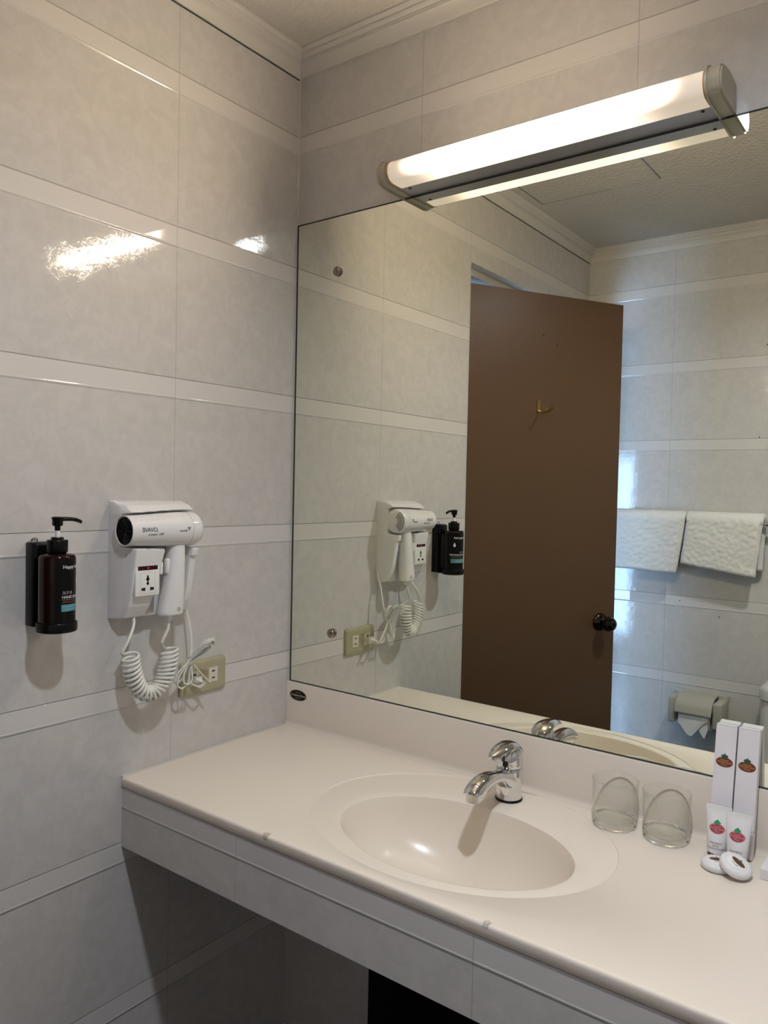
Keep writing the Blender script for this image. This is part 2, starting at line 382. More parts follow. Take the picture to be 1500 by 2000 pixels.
prism(b, [(.2615, 1.620), (.2725, 1.620), (.2725, 1.664), (.2615, 1.664)], lambda u, v, h: dpt(u, h, v), 0, .003)
def hookpt(h, z, s=0): return dpt(.267 + s, h, z)
tube(b, catmull([hookpt(.002, 1.627), hookpt(.026, 1.622), hookpt(.052, 1.622), hookpt(.074, 1.629), hookpt(.086, 1.642)], 6), .0032, 8)
tube(b, catmull([hookpt(.030, 1.622), hookpt(.042, 1.626), hookpt(.045, 1.636)], 5), .0022, 8)
obj('coat_hook', b, BRASS, leaf, 40, 'small brass coat hook')
b = B()
for s_, z_ in ((.281, 1.8795), (.3356, 1.851)): lathe(b, [(0, .0004), (.0028, .0004)], dpt(s_, 0, z_), dn, 10, cap0=False, cap1=False)
obj('screw_hole', b, HOLE, leaf)

# ------------------------------------------------------------------ vanity
XV = 1.85
van = thing('vanity_counter', (.9, -.23, CZ), 'cream moulded vanity top with oval basin and tiled front edge', 'vanity')
CR = (.6048, -.2258, .2686, .2080); LI = (.6225, -.270, .2015, .1340)
def ell(t):   # 1 = outer ring, 0 = lip crest
    return [LI[i] + (CR[i] - LI[i]) * t for i in range(4)]
NA = 192
b = B()
rings = []; th = [2 * PI * k / NA for k in range(NA)]
def ering(e, z): return [b.verts.new((e[0] + e[2] * math.cos(a), e[1] + e[3] * math.sin(a), z)) for a in th]
X0, X1, Y0, Y1 = .0, XV, DEP + .006, 0
def rect_pt(a):
    e = CR; px, py = e[0] + e[2] * math.cos(a), e[1] + e[3] * math.sin(a); dx, dy = math.cos(a) * e[2], math.sin(a) * e[3]
    ts = []
    if dx > 1e-9: ts.append((X1 - px) / dx)
    if dx < -1e-9: ts.append((X0 - px) / dx)
    if dy > 1e-9: ts.append((Y1 - py) / dy)
    if dy < -1e-9: ts.append((Y0 - py) / dy)
    t = min(ts); return [px + dx * t, py + dy * t]
RP = [rect_pt(a) for a in th]
for cx, cy in ((X0, Y0), (X0, Y1), (X1, Y0), (X1, Y1)):
    k = min(range(NA), key=lambda k: (RP[k][0] - cx) ** 2 + (RP[k][1] - cy) ** 2); RP[k] = [cx, cy]
outer = [b.verts.new((x, y, CZ)) for x, y in RP]
seq = [outer]
for t, dz in ((1.012, 0), (1.004, -.0002), (1.0, -.0010), (.985, -.0017), (.96, -.0018), (.8, -.0012), (.5, -.0006), (.22, -.0002), (.10, -.0006), (.04, -.0022)):
    seq.append(ering(ell(t), CZ + dz))
def bridge(a, c):
    for k in range(NA): b.faces.new((a[k], a[(k + 1) % NA], c[(k + 1) % NA], c[k]))
for a, c in zip(seq, seq[1:]): bridge(a, c)
# bulge around the tap
for v in b.verts:
    d_ = math.hypot(v.co.x - .6235, (v.co.y + .073)); 
    v.co.z += .0022 * (1 - sstep(.026, .052, d_))
edge = seq[-1]; ev = [v.co.copy() for v in edge]
prof_e = [(DEP + .006, CZ), (DEP + .0040, CZ - .0001), (DEP + .0021, CZ - .0008), (DEP + .0008, CZ - .0021), (DEP + .0001, CZ - .0040), (DEP, CZ - .0060), (DEP, CZ - .0170), (DEP + .0010, CZ - .0184), (DEP + .03, CZ - .0184)]
ring_a = [b.verts.new((0, y, z)) for y, z in prof_e]; ring_b = [b.verts.new((XV, y, z)) for y, z in prof_e]
for k in range(len(prof_e) - 1): b.faces.new((ring_a[k], ring_b[k], ring_b[k + 1], ring_a[k + 1]))
top = obj('worktop', b, STONE, van, 50)
b = B(); seq = [[b.verts.new(c) for c in ev]]
e0 = ell(.04); zl = CZ - .0022
for s_, dz in ((.986, .006), (.973, .012), (.956, .021), (.93, .033), (.90, .044), (.85, .058), (.78, .072), (.69, .085), (.58, .096), (.46, .105), (.34, .111), (.22, .115), (.12, .1175), (.085, .120)):
    cx = e0[0]; cy = e0[1] + .040 * (1 - s_)
    seq.append([b.verts.new((cx + e0[2] * s_ * math.cos(a), cy + e0[3] * s_ * math.sin(a), zl - dz)) for a in th])
for a, c in zip(seq, seq[1:]): bridge(a, c)
basin = obj('basin', b, STONE, van, 80)
dc = (e0[0], e0[1] + .0366, zl - .1195)
b = B(); lathe(b, [(0, .001), (.012, .001), (.014, -.001), (.017, -.001), (.0175, .002), (.022, .0018), (.023, 0)], dc, n=40, cap1=False); obj('drain', b, CHROME, van)
b = B(); pr_ = [(-.0095, CZ + .0005), (-.0115, CZ + .0005)]
bp = [(0, CZ - .001), (-.022, CZ - .001), (-.021, CZ + .0004), (-.0145, CZ + .0015), (-.0102, CZ + .005), (-.009, CZ + .010), (-.009, CZ + .0995), (-.0075, .9013), (0, .9013)]
loft(b, [[(.0005, y, z) for y, z in bp], [(XV, y, z) for y, z in bp]]); obj('backsplash', b, STONE2, van, 40)
b = B(); box(b, (.0, DEP + .002, .6652), (XV, DEP + .022, CZ - .0192)); apron = obj('tiled_apron', b, T_APRON, van, 0, 'grey tiled front edge below the vanity top')
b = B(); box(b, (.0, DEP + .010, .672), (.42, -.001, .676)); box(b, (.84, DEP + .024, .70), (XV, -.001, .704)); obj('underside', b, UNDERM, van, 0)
def nose(v):   # walk over the rounded front edge: v > 0 on the top, v < 0 down the face
    if v > .002: return (DEP + .004 + v, CZ + .0003)
    if v < -.004: return (DEP - .0003, CZ - .004 + (v + .004))
    a = (v + .004) / .006 * PI / 2; return (DEP + .0052 - .0055 * math.cos(a), CZ - .0052 + .0055 * math.sin(a))
def chip(x, r, seed):
    bm = B(); rnd = random.Random(seed); n = 22; k_ = [rnd.uniform(.62, 1.12) for _ in range(n)]; prev = None
    for i in range(6):
        q = i / 5; ring = []
        for k in range(n):
            a = 2 * PI * k / n; y, z = nose(r * q * k_[k] * math.sin(a) * 1.1); ring.append(bm.verts.new((x + r * q * k_[k] * math.cos(a), y, z)))
            if i == 0: break
        if i == 1:
            for k in range(n): bm.faces.new((prev[0], ring[k], ring[(k + 1) % n]))
        elif i > 1:
            for k in range(n): bm.faces.new((prev[k], ring[k], ring[(k + 1) % n], prev[(k + 1) % n]))
        prev = ring
    obj('chip', bm, CHIPM, van, 0, 'rough chipped spot on the front edge')
chip(.388, .0080, 3); chip(.792, .0062, 8)
# oval maker's sticker on the backsplash
def plane_y(yy, cx, cz, flip=1): return lambda u, v: (cx + u * flip, yy, cz + v)
def disc(bm, fn, ru, rv, mi=0, n=40, cu=0, cv=0):
    vs = [bm.verts.new(fn(cu + ru * math.cos(2 * PI * k / n), cv + rv * math.sin(2 * PI * k / n))) for k in range(n)]
    f = bm.faces.new(vs); f.material_index = mi
b = B(); cx, cz = .0372, .8728
disc(b, plane_y(-.0093, cx, cz), .0262, .0128, 0); disc(b, plane_y(-.0095, cx, cz), .0243, .0112, 1)
text_bm('Creative Stone', .0082, plane_y(-.0097, cx, cz), mi=2, bm=b, shear=.35, spacing=.92)
text_bm('CUSTOM BUILT BY', .0024, plane_y(-.0097, cx, cz + .0065), mi=2, bm=b); text_bm('QUALITY MARBLE', .0024, plane_y(-.0097, cx, cz - .0065), mi=2, bm=b)
obj('maker_sticker', b, [STICKER_GREY, LBL, mat('sticker_gold', (.62, .55, .36), .4)], van, 0, 'small black oval sticker with gold script lettering')

# ------------------------------------------------------------------ mirror
mt = thing('wall_mirror', (.9, 0, .9022), 'large frameless mirror on the wall above the backsplash', 'mirror')
XM = 1.78
b = B(); box(b, (.0072, -.0030, .9040), (XM, -.0002, 1.9660)); obj('glass', b, MIRROR, mt, 0)
b = B()
box(b, (.0032, -.0034, .9022), (.0072, -.0002, 1.9684)); box(b, (.0032, -.0034, 1.9660), (XM, -.0002, 1.9690)); box(b, (.0032, -.0036, .9016), (XM, -.0002, .9040))
obj('edge', b, EDGEM, mt, 0, 'dark polished mirror edge')
for xx, zz in ((.1290, 1.8445), (.1320, 1.0305), (1.62, 1.8445), (1.62, 1.0305)):
    b = B(); lathe(b, [(.0095, .001), (.0105, .003), (.0100, .006), (.0070, .0085), (.003, .0095), (0, .0097)], (xx, -.0025, zz), (0, -1, 0), 28); obj('screw_cap', b, DCHROME, mt, 60)

# ------------------------------------------------------------------ tube light above the mirror
lp = thing('vanity_light', (.63, 0, 1.9685), 'long wall light with glowing tube diffuser, mounted above the mirror', 'wall light')
ZB = 1.9700
def lamp_prof(out=0):   # (depth, height)
    o = out
    return [(0, 1.974), (.004, ZB - o), (.050, ZB - o), (.078, ZB + .0002 - o), (.089 + o, ZB + .0045 - o), (.0955 + o, ZB + .0140), (.0965 + o, ZB + .0260), (.0915 + o, ZB + .0370 + o), (.081, ZB + .0440 + o), (.062, ZB + .0475 + o), (.035, ZB + .0490 + o), (.002, ZB + .0465)]
def lx(u, v, h): return (h, -u, v)
b = B(); LP = lamp_prof(0)
for xa, xb in ((.9320, .9555), (.3075, .3290)):
    b = B(); P = lamp_prof(.002)
    bb = B(); prism(bb, P, lx, xa, xb); bmesh.ops.bevel(bb, geom=list(bb.edges), offset=.003, segments=2, affect='EDGES', clamp_overlap=True)
    merge(b, bb); obj('end_cap', b, CAPM, lp, 50)
b = B(); prism(b, [(0, ZB + .0008), (.0462, ZB + .0008), (.0462, ZB + .0035), (0, ZB + .010)], lx, .3290, .9320); prism(b, [(0, ZB + .008), (.040, ZB + .008), (.046, ZB + .0475), (.035, ZB + .0485), (.002, ZB + .0455)], lx, .3290, .9320)  # opaque upper back block added to hold lamp light off the wall above
obj('housing', b, METALP, lp, 30)
def arc(P, n=5):
    q = catmull([(u, v, 0) for u, v in P], n); return [(p_.x, p_.y) for p_ in q]
dp = arc([(.0465, ZB + .0012), (.060, ZB + .0004), (.078, ZB + .0010), (.0885, ZB + .0050), (.0948, ZB + .0142), (.0957, ZB + .0260), (.0908, ZB + .0364), (.080, ZB + .0432), (.062, ZB + .0468), (.0475, ZB + .0482)])
b = B(); prism(b, dp + [(.0465, ZB + .030)], lx, .3292, .9318)
obj('diffuser', b, DIFF, lp, 50, 'glowing translucent diffuser')
for xx in (.348, .915):
    b = B(); lathe(b, [(0, 0), (.0028, 0), (.0028, .0015), (0, .0022)], (xx, -.040, ZB + .0008), (0, 0, -1), 12); obj('screw', b, EDGEM, lp)
GASK = mat('amber_gasket', (.55, .30, .12), .3)
for xx in (.3315, .9295):
    b = B(); tube(b, [(xx, -u * 1.012 - .0003, v + (.0008 if v > ZB + .05 else 0)) for u, v in dp], .0013, 6)
    obj('gasket', b, GASK, lp, 60)

# ------------------------------------------------------------------ tap
fx, fy = .6235, -.073
fc = thing('basin_tap', (fx, fy, CZ), 'chrome single lever tap standing behind the oval basin', 'tap')
b = B(); lathe(b, [(.0245, .0018), (.0250, .004), (.0240, .0055)], (fx, fy, CZ), n=48); obj('base_gasket', b, BLACK, fc)
b = B()
body = [(.0232, .0055, 0), (.0235, .012, 0), (.0238, .022, 0), (.0243, .034, -.0005), (.0248, .044, -.001), (.0250, .052, -.0005), (.0246, .058, 0), (.0240, .0605, 0), (.0232, .0615, 0)]
loft(b, [[(fx + r * math.cos(a), fy + oy + r * math.sin(a), CZ + z) for a in [2 * PI * k / 48 for k in range(48)]] for r, z, oy in body])
obj('body', b, CHROME, fc, 50)
b = B()
sp = [((-.070, .8655), (-.078, .812), .0215), ((-.088, .8620), (-.094, .826), .0205), ((-.108, .8640), (-.1095, .8395), .0170), ((-.130, .8695), (-.126, .8465), .0155), ((-.155, .8735), (-.147, .8480), .0155), ((-.178, .8730), (-.166, .8455), .0162), ((-.198, .8680), (-.180, .8425), .0170), ((-.2125, .8600), (-.188, .8395), .0170), ((-.219, .8535), (-.190, .8390), .0160)]
topc = catmull([(0, *s_[0]) for s_ in sp], 5); botc = catmull([(0, *s_[1]) for s_ in sp], 5); wc = catmull([(s_[2], 0, 0) for s_ in sp], 5)
rings = []
for t_, bo, ww in zip(topc, botc, wc):
    mid = (t_ + bo) / 2; hv = (t_ - bo) / 2; R = []
    for k in range(28):
        a = 2 * PI * k / 28; ca, sa = math.cos(a), math.sin(a)
        q = mid + hv * (math.copysign(abs(sa) ** .85, sa)); R.append((fx + ww.x * math.copysign(abs(ca) ** .85, ca), q.y, q.z))
    rings.append(R)
loft(b, rings); obj('spout', b, CHROME, fc, 60)
b = B(); ax = Vector((0, -.05, -1)).normalized(); lathe(b, [(.0122, -.004), (.0122, .011), (.0112, .012), (.0100, .012), (.0095, .009), (0, .009)], (fx, -.2025, .8475), ax, 32); obj('aerator', b, CHROME, fc)
b = B()
hb = [(.0228, .0618, 0), (.0238, .0630, 0), (.0242, .068, 0), (.0243, .0735, 0), (.0240, .079, .0005), (.0232, .085, .001), (.0215, .0905, .0015), (.0185, .0958, .0015), (.0140, .1000, .001), (.0085, .1025, 0), (.003, .1035, 0)]
loft(b, [[(fx + r * math.cos(a), fy + oy + r * math.sin(a), CZ + z) for a in [2 * PI * k / 48 for k in range(48)]] for r, z, oy in hb]); obj('cartridge_cap', b, CHROME, fc, 60)
b = B()
lev = [((-.0475, .8640), .0060), ((-.0475, .8760), .0135), ((-.0500, .8870), .0175), ((-.0560, .8965), .0195), ((-.0660, .9035), .0200), ((-.0790, .9070), .0200), ((-.0930, .9078), .0192), ((-.1080, .9062), .0178), ((-.1220, .9030), .0155), ((-.1350, .8985), .0122), ((-.1440, .8945), .0075)]
lc = catmull([(0, y, z) for (y, z), _ in lev], 4); lw = catmull([(w_, 0, 0) for _, w_ in lev], 4); rings = []
for i, (q, ww) in enumerate(zip(lc, lw)):
    t_ = (lc[min(i + 1, len(lc) - 1)] - lc[max(i - 1, 0)]).normalized(); nn = Vector((0, -t_.z, t_.y)); 
    if nn.dot(q - Vector((0, fy, .88))) < 0: nn = -nn
    R = []
    for k in range(24):
        a = 2 * PI * k / 24; u = math.cos(a); v = math.sin(a); drop = -(u * u) * .0055
        R.append((fx + ww.x * u, q.y + nn.y * (v * .0024 + drop), q.z + nn.z * (v * .0024 + drop)))
    rings.append(R)
loft(b, rings); obj('lever', b, CHROME, fc, 70)
b = B(); lathe(b, [(.0052, 0), (.0050, .002), (.0038, .0022), (.0034, .001), (0, .001)], (fx + .004, fy - .0237, CZ + .0725), (.12, -1, 0), 20); obj('lever_screw', b, EDGEM, fc)

# ------------------------------------------------------------------ glasses
GLASSR = mat('clear_glass', (1, 1, 1), 0, trans=1, ior=1.47)
gl = thing('drinking_glass', (.8130, -.0530, CZ), 'clear straight tumbler beside the basin, nearer to the tap', 'glass', 'tumblers on the vanity')
hg = .0770; r0 = .0355; r1 = .0380
b = B(); lathe(b, [(r0 * .86, .0004), (r0 * .97, .0015), (r0, .004), (r0 + .0008, .012), (r0 + .0008, .0125)], gl.location, n=64, cap1=False)
lathe(b, [(r0 + .0008, .0125), (r0 - .0020, .0125), (r0 - .006, .0108), (.015, .0098), (0, .0095)], gl.location, n=64, cap0=False, cap1=False); obj('glass_base', b, GLASSB, gl, 60)
b = B(); lathe(b, [(r0 + .0009, .0126), (r0 + .0014, .03), (r1 - .0004, .055), (r1, hg - .001), (r1 - .0007, hg), (r1 - .0016, hg - .001), (r1 - .0020, .055), (r0 - .0002, .03), (r0 - .0012, .0145), (r0 - .0025, .0128)], gl.location, n=72, cap0=False, cap1=False); obj('glass_wall', b, GLASSW, gl, 70)
b = B(); lathe(b, [(r1 - .0010 + .00115 * math.cos(q_), hg + .0006 + .00115 * math.sin(q_)) for q_ in [2 * PI * k / 10 for k in range(11)]], gl.location, n=72, cap0=False, cap1=False); bmesh.ops.remove_doubles(b, verts=b.verts, dist=1e-6); obj('rim', b, GLASSR, gl, 80)
g2 = copy_tree(gl); g2.location = (.8985, -.0525, CZ); g2['label'] = 'clear straight tumbler on the vanity, nearer to the white boxes'

# ------------------------------------------------------------------ emblem (oval hotel mark)
def emblem(fn, w_, mats, parent, red=False, label=None):
    b = B(); rv = w_ * .60
    def F(o): return lambda u, v: fn(u, v, o)
    disc(b, F(.0002), w_, rv, 0)
    if red: disc(b, F(.0003), w_ * .93, rv * .90, 3); disc(b, F(.0004), w_ * .89, rv * .85, 0)
    # leafy crown shape
    pts = [(-.30, .72), (-.52, 1.10), (-.28, 1.45), (-.18, 1.30), (0, 1.78), (.18, 1.30), (.28, 1.45), (.52, 1.10), (.30, .72)]
    f = b.faces.new([b.verts.new(fn(u * w_ * .85, .12 * w_ + v * rv * .92, .0005)) for u, v in pts]); f.material_index = 1
    text_bm('Queen', w_ * .34, lambda u, v: fn(u, v + rv * .42, .0006), mi=2, bm=b)
    text_bm('Margarette', w_ * .40, lambda u, v: fn(u, v + .0, .0006), mi=2, bm=b, shear=.1)
    text_bm('Hotel', w_ * .32, lambda u, v: fn(u, v - rv * .50, .0006), mi=2, bm=b)
    return obj('emblem', b, mats, parent, 0, label)
# slim boxes leaning against the backsplash and mirror
def slim_box(x0, label):
    w_, tk, L_ = .0312, .0145, .1965
    t = thing('toothbrush_box', (x0 + w_ / 2, -.0505, CZ), label, 'box', 'slim white card boxes leaning on the mirror')
    tilt = math.asin(.0325 / L_); ca, sa = math.cos(tilt), math.sin(tilt)
    def F(u, d, v): return (x0 + u, -.0505 + sa * v + ca * d, CZ + .0002 + ca * v - sa * d + tk * sa * .0 + .0)
    base = tk * sa
    def G(u, d, v): x, y, z = F(u, d, v); return (x, y, z + base)
    def bx(a, c, bev):
        bb = B(); box(bb, a, c, bev); 
        for vv in bb.verts: vv.co = Vector(G(*vv.co))
        return bb
    obj('carton', bx((0, 0, 0), (w_, tk, L_ - .0025), .0004), CARD, t, 0)
    obj('end_flap', bx((.0004, .0004, L_ - .0023), (w_ - .0004, tk - .0004, L_), .0003), CARD, t, 0)
    emblem(lambda u, v, o: G(w_ / 2 + u, -o, .1375 + v), .0128, [MAROON, GREEN1, GOLD], t, label='maroon oval mark with a green crown shape')
    if x0 > .98:
        b = text_bm('TOOTHBRUSH KIT', .0052, lambda u, v: G(w_ / 2 + u * .8, -.0003, .0415 + v)); obj('lettering', b, mat('brown_print', (.20, .12, .07), .6), t, 0)
    return t
slim_box(.9628, 'tall slim white card box leaning on the mirror, left of its pair')
slim_box(.9962, 'tall slim white card box leaning on the mirror, right of its pair')
# shampoo tubes standing on their caps
def tube_bottle(cx, cy, rz, label):
    t = thing('shampoo_tube', (cx, cy, CZ), label, 'tube', 'shampoo tubes on the vanity')
    lean = .012; hh = .0765
    def W(u, d, v):   # u across, d outwards to the viewer, v up
        y = cy + .004 - d + lean * (v / hh); x = cx + u; c, s = math.cos(rz), math.sin(rz)
        dx, dy = x - cx, y - cy; return (cx + c * dx - s * dy, cy + s * dx + c * dy, CZ + v)
    b = B(); R = []
    for k in range(12):
        v = .009 + (hh - .009 - .0055) * k / 11; f = k / 11; a_ = .0138 + (.0188 - .0138) * f; d_ = .0125 * (1 - f ** 1.7) + .0009
        R.append([W(a_ * math.cos(2 * PI * j / 40), d_ * math.sin(2 * PI * j / 40), v) for j in range(40)])
    R.append([W(.0190 * math.cos(2 * PI * j / 40), .0008 * math.sin(2 * PI * j / 40), hh) for j in range(40)])
    loft(b, R); obj('tube_body', b, TUBEW, t, 60)
    b = B(); R = []
    for v, r in ((0, .0120), (.0005, .0126), (.0085, .0129), (.0090, .0126)): R.append([W(r * math.cos(2 * PI * j / 40), r * .95 * math.sin(2 * PI * j / 40), v) for j in range(40)])
    loft(b, R); obj('cap', b, WINE, t, 50, 'wine red cap')
    def S(u, v, o=.0004):
        f = (v - .009) / (hh - .0145); f = max(0, min(1, f)); a_ = .0138 + .005 * f; d_ = .0125 * (1 - f ** 1.7) + .0009
        c_ = max(-1, min(1, u / a_)); return W(u, d_ * math.sqrt(max(0, 1 - c_ * c_)) + o, v)
    emblem_v = .0450; w_ = .0113
    b = B(); rv = w_ * .62
    def grid_disc(ru, rv, o, mi, n=28, rr=6):
        prev = None
        for i in range(rr + 1):
            q = i / rr; ring = [b.verts.new(S(ru * q * math.cos(2 * PI * k / n), emblem_v + rv * q * math.sin(2 * PI * k / n), o)) for k in range(n)] if i else None
            if i == 0: c = b.verts.new(S(0, emblem_v, o))
            elif i == 1:
                for k in range(n): b.faces.new((c, ring[k], ring[(k + 1) % n])).material_index = mi
            else:
                for k in range(n): b.faces.new((prev[k], ring[k], ring[(k + 1) % n], prev[(k + 1) % n])).material_index = mi
            prev = ring
    grid_disc(w_, rv, .0003, 0); grid_disc(w_ * .93, rv * .90, .0005, 2); grid_disc(w_ * .88, rv * .85, .0007, 0)
    pts = [(-.30, .72), (-.52, 1.10), (-.28, 1.42), (0, 1.78), (.28, 1.42), (.52, 1.10), (.30, .72)]
    b.faces.new([b.verts.new(S(u * w_ * .9, emblem_v + .1 * w_ + v * rv * .95, .0009)) for u, v in pts]).material_index = 1
    for s_, sz, dv in (('Queen', .32, .42), ('Margarette', .38, 0), ('Hotel', .30, -.5)): text_bm(s_, w_ * sz, lambda u, v: S(u, v + emblem_v + dv * rv, .0010), mi=2, bm=b)
    obj('emblem', b, [PINKRED, GREEN2, CREAMP], t, 0, 'crimson oval mark with a green crown shape')
    b = B()
    for k, s_ in enumerate(('SHAMPOO', 'WITH', 'CONDITIONER')): text_bm(s_, .0037, lambda u, v: S(u, v + .0245 - k * .0040, .0006), bm=b)
    obj('lettering', b, mat('wine_print', (.24, .05, .07), .5), t, 0)
    return t
tube_bottle(.9800, -.0700, .05, 'white shampoo tube with wine red cap, standing in front of the left slim box')
tube_bottle(1.0115, -.0810, .02, 'white shampoo tube with wine red cap, standing in front of the right slim box')
# wrapped soaps
def soap(loc, rot, label):
    t = thing('wrapped_soap', (0, 0, 0), label, 'soap', 'round wrapped soaps on the vanity')
    b = B(); n = 72; R = []
    for r, z in ((.004, .0003), (.0205, .0003), (.0235, .0022), (.0246, .0060), (.0240, .0095), (.0215, .0122), (.0170, .0128), (.0115, .0122)):
        R.append([(r * (1 + (.012 if r > .015 else 0) * math.sin(24 * 2 * PI * k / n)) * math.cos(2 * PI * k / n), r * math.sin(2 * PI * k / n) * (1 + (.012 if r > .015 else 0) * math.sin(24 * 2 * PI * k / n)), z + (.00035 * math.sin(24 * 2 * PI * k / n) if .01 < r else 0)) for k in range(n)])
    loft(b, R); obj('wrapper', b, WRAP, t, 80)
    b = B(); lathe(b, [(0, .0130), (.0155, .0130), (.0160, .0126)], n=40, cap0=False, cap1=False)
    obj('round_label', b, WHITE2, t, 60)
    b = B(); disc(b, lambda u, v: (u, v + .003, .01325), .0115, .0052, 0)
    b.faces.new([b.verts.new((u, v, .0134)) for u, v in ((-.004, .006), (0, .0115), (.004, .006))]).material_index = 1
    box(b, (-.006, -.0062, .0132), (.006, -.0056, .0134), mi=2)
    obj('emblem', b, [mat('brown_mark', (.10, .035, .022), .5), mat('dull_green_mark', (.08, .12, .09), .5), BLACKM], t, 0, 'small brown oval mark')
    t.location = loc; t.rotation_euler = rot; t.scale = (.95, .95, .95)
    return t
soap((.9905, -.1040, CZ + .0002), (0, 0, math.radians(20)), 'round white wrapped soap lying flat on the vanity')
soap((1.0160, -.1120, CZ + .0105), (math.radians(2), math.radians(24), math.radians(-24)), 'round white wrapped soap tilted on top of the other soap')
b = B(); box(b, (1.0482, -.0975, CZ + .0002), (1.115, -.030, CZ + .0155), .0006); tag(obj('small_carton', b, CARD, smooth=0), 'low white card box at the right edge beside the wrapped soaps', 'box')

# ------------------------------------------------------------------ wall outlet
ol = thing('wall_outlet', (0, -.262, .955), 'olive beige double wall outlet plate under the hair dryer', 'outlet')
b = B()
def rrect(u0, v0, u1, v1, r, n=5):
    P = []
    for cx, cy, a0 in ((u1 - r, v1 - r, 0), (u0 + r, v1 - r, PI / 2), (u0 + r, v0 + r, PI), (u1 - r, v0 + r, 1.5 * PI)):
        for k in range(n + 1): a = a0 + PI / 2 * k / n; P.append((cx + r * math.cos(a), cy + r * math.sin(a)))
    return P
def yz(u, v, h): return (h, u, v)
PL = (-.3265, .9250, -.2060, .9955)
P0 = rrect(*PL, .006)
cyy, czz = (PL[0] + PL[2]) / 2, (PL[1] + PL[3]) / 2
def inset(P, d): return [(cyy + (u - cyy) * (1 - d / .06), czz + (v - czz) * (1 - d / .035)) for u, v in P]
loft(b, [[(0, u, v) for u, v in P0], [(.004, u, v) for u, v in P0], [(.0065, u, v) for u, v in inset(P0, .0012)], [(.008, u, v) for u, v in inset(P0, .004)], [(.0084, u, v) for u, v in inset(P0, .012)]])
obj('cover_plate', b, IVORY, ol, 60)
for yc in (-.2425, -.2925):
    b = B(); box(b, (.008, yc - .0118, .9450), (.0096, yc + .0118, .9755), .0004); ins = obj('socket_insert', b, INSERT, ol, 0)
    b = B()
    for zz in (.9678, .9535): box(b, (.0090, yc - .0040, zz - .0014), (.0098, yc + .0040, zz + .0014))
    obj('slots', b, HOLE, ins, 0)
    b = B()
    for zz in (.9678, .9535): box(b, (.0092, yc - .0075, zz - .0048), (.00972, yc + .0075, zz - .0043)); box(b, (.0092, yc - .0075, zz + .0043), (.00972, yc + .0075, zz + .0048))
    obj('socket_relief', b, mat('insert_line', (.50, .46, .36), .5), ins, 0)

# ------------------------------------------------------------------ hair dryer holder
hh_ = thing('hair_dryer_holder', (0, -.4125, 1.108), 'white wall holder with shaver socket and cord, beside the black soap dispenser', 'dryer holder')
PZ = [(1.1075, .0), (1.1085, .028), (1.112, .036), (1.134, .050), (1.150, .056), (1.170, .0605), (1.205, .066), (1.232, .071), (1.262, .074), (1.285, .073), (1.300, .0665), (1.312, .054), (1.321, .040), (1.327, .020), (1.3285, .0)]
def pz(z):
    for (a, x), (c, y) in zip(PZ, PZ[1:]):
        if z <= c: return x + (y - x) * max(0, (z - a) / (c - a))
    return 0
BX = -.344; BXN = -.4975; AX = .0575
def barrel_r(y):
    t = (y - BXN) / (BX - BXN); return .0283 + .0048 * sstep(0, .85, t)
AZ = 1.2745
def hgt(y, z):
    h = pz(z)
    # left flank slopes, right flank steep
    l = sstep(-.4915, -.4800, y); h = h * (.62 + .38 * l)
    if y < -.4895: h *= sstep(-.4912, -.4895, y)
    if y > -.339: h *= math.sqrt(max(0, 1 - ((y + .339) / .0045) ** 2))
    # handle recess
    yl = -.4165 - (.0195 * max(0, 1.235 - z) / .125)
    yr = -.3550
    rec = sstep(yl - .0015, yl + .0035, y) * (1 - sstep(yr - .004, yr + .003, y)) * (1 - sstep(1.244, 1.250, z))
    h = h * (1 - rec) + min(h, .030) * rec
    if yr < y + .004 and z < 1.222: h = min(h, h * .93)
    # barrel channel
    dz_ = abs(z - AZ); r = barrel_r(y) + .0018
    if dz_ < r + .003: 
        t = 1 - sstep(r - .002, r + .003, dz_); h = h * (1 - t) + min(h, .036) * t
    return h
b = B(); ny, nz = 110, 150; gy = [-.4912 + (.4912 - .3345) * i / ny for i in range(ny + 1)]; gz = [1.1075 + (.2210) * j / nz for j in range(nz + 1)]
V = [[b.verts.new((max(.0004, hgt(y, z)), y, z)) for z in gz] for y in gy]
for i in range(ny):
    for j in range(nz): b.faces.new((V[i][j], V[i + 1][j], V[i + 1][j + 1], V[i][j + 1]))
bk = [b.verts.new((0, y, z)) for y, z in ((gy[0], gz[0]), (gy[-1], gz[0]), (gy[-1], gz[-1]), (gy[0], gz[-1]))]
b.faces.new([V[i][0] for i in range(ny + 1)] + [bk[1], bk[0]]); b.faces.new([V[i][nz] for i in range(ny, -1, -1)] + [bk[3], bk[2]])
b.faces.new([V[0][j] for j in range(nz, -1, -1)] + [bk[0], bk[3]]); b.faces.new([V[ny][j] for j in range(nz + 1)] + [bk[2], bk[1]])
obj('shell', b, WHITE, hh_, 80)
b = B(); box(b, (.045, -.4785, 1.1530), (.0665, -.4255, 1.2140), .0022, 3); pn = obj('socket_panel', b, WHITE2, hh_, 40)
b = B(); box(b, (.0660, -.4735, 1.2015), (.0669, -.4305, 1.2090)); obj('display', b, DISPLAY, pn, 0, 'dark red display strip')
b = B(); box(b, (.0668, -.4535, 1.2040), (.0671, -.4495, 1.2065)); obj('display_light', b, LED, pn, 0)
b = B(); 
for lo, hi in (((-.4720, 1.1585), (-.4320, 1.1588)), ((-.4720, 1.1960), (-.4320, 1.1963)), ((-.4680, 1.1585), (-.4677, 1.1960)), ((-.4360, 1.1585), (-.4357, 1.1960))): box(b, (.0664, *lo), (.0667, *hi))
obj('panel_line', b, mat('panel_line', (.45, .43, .41), .5), pn, 0)
b = B()
def fy_(u, v, h): return (h, -.4520 + u, 1.1770 + v)
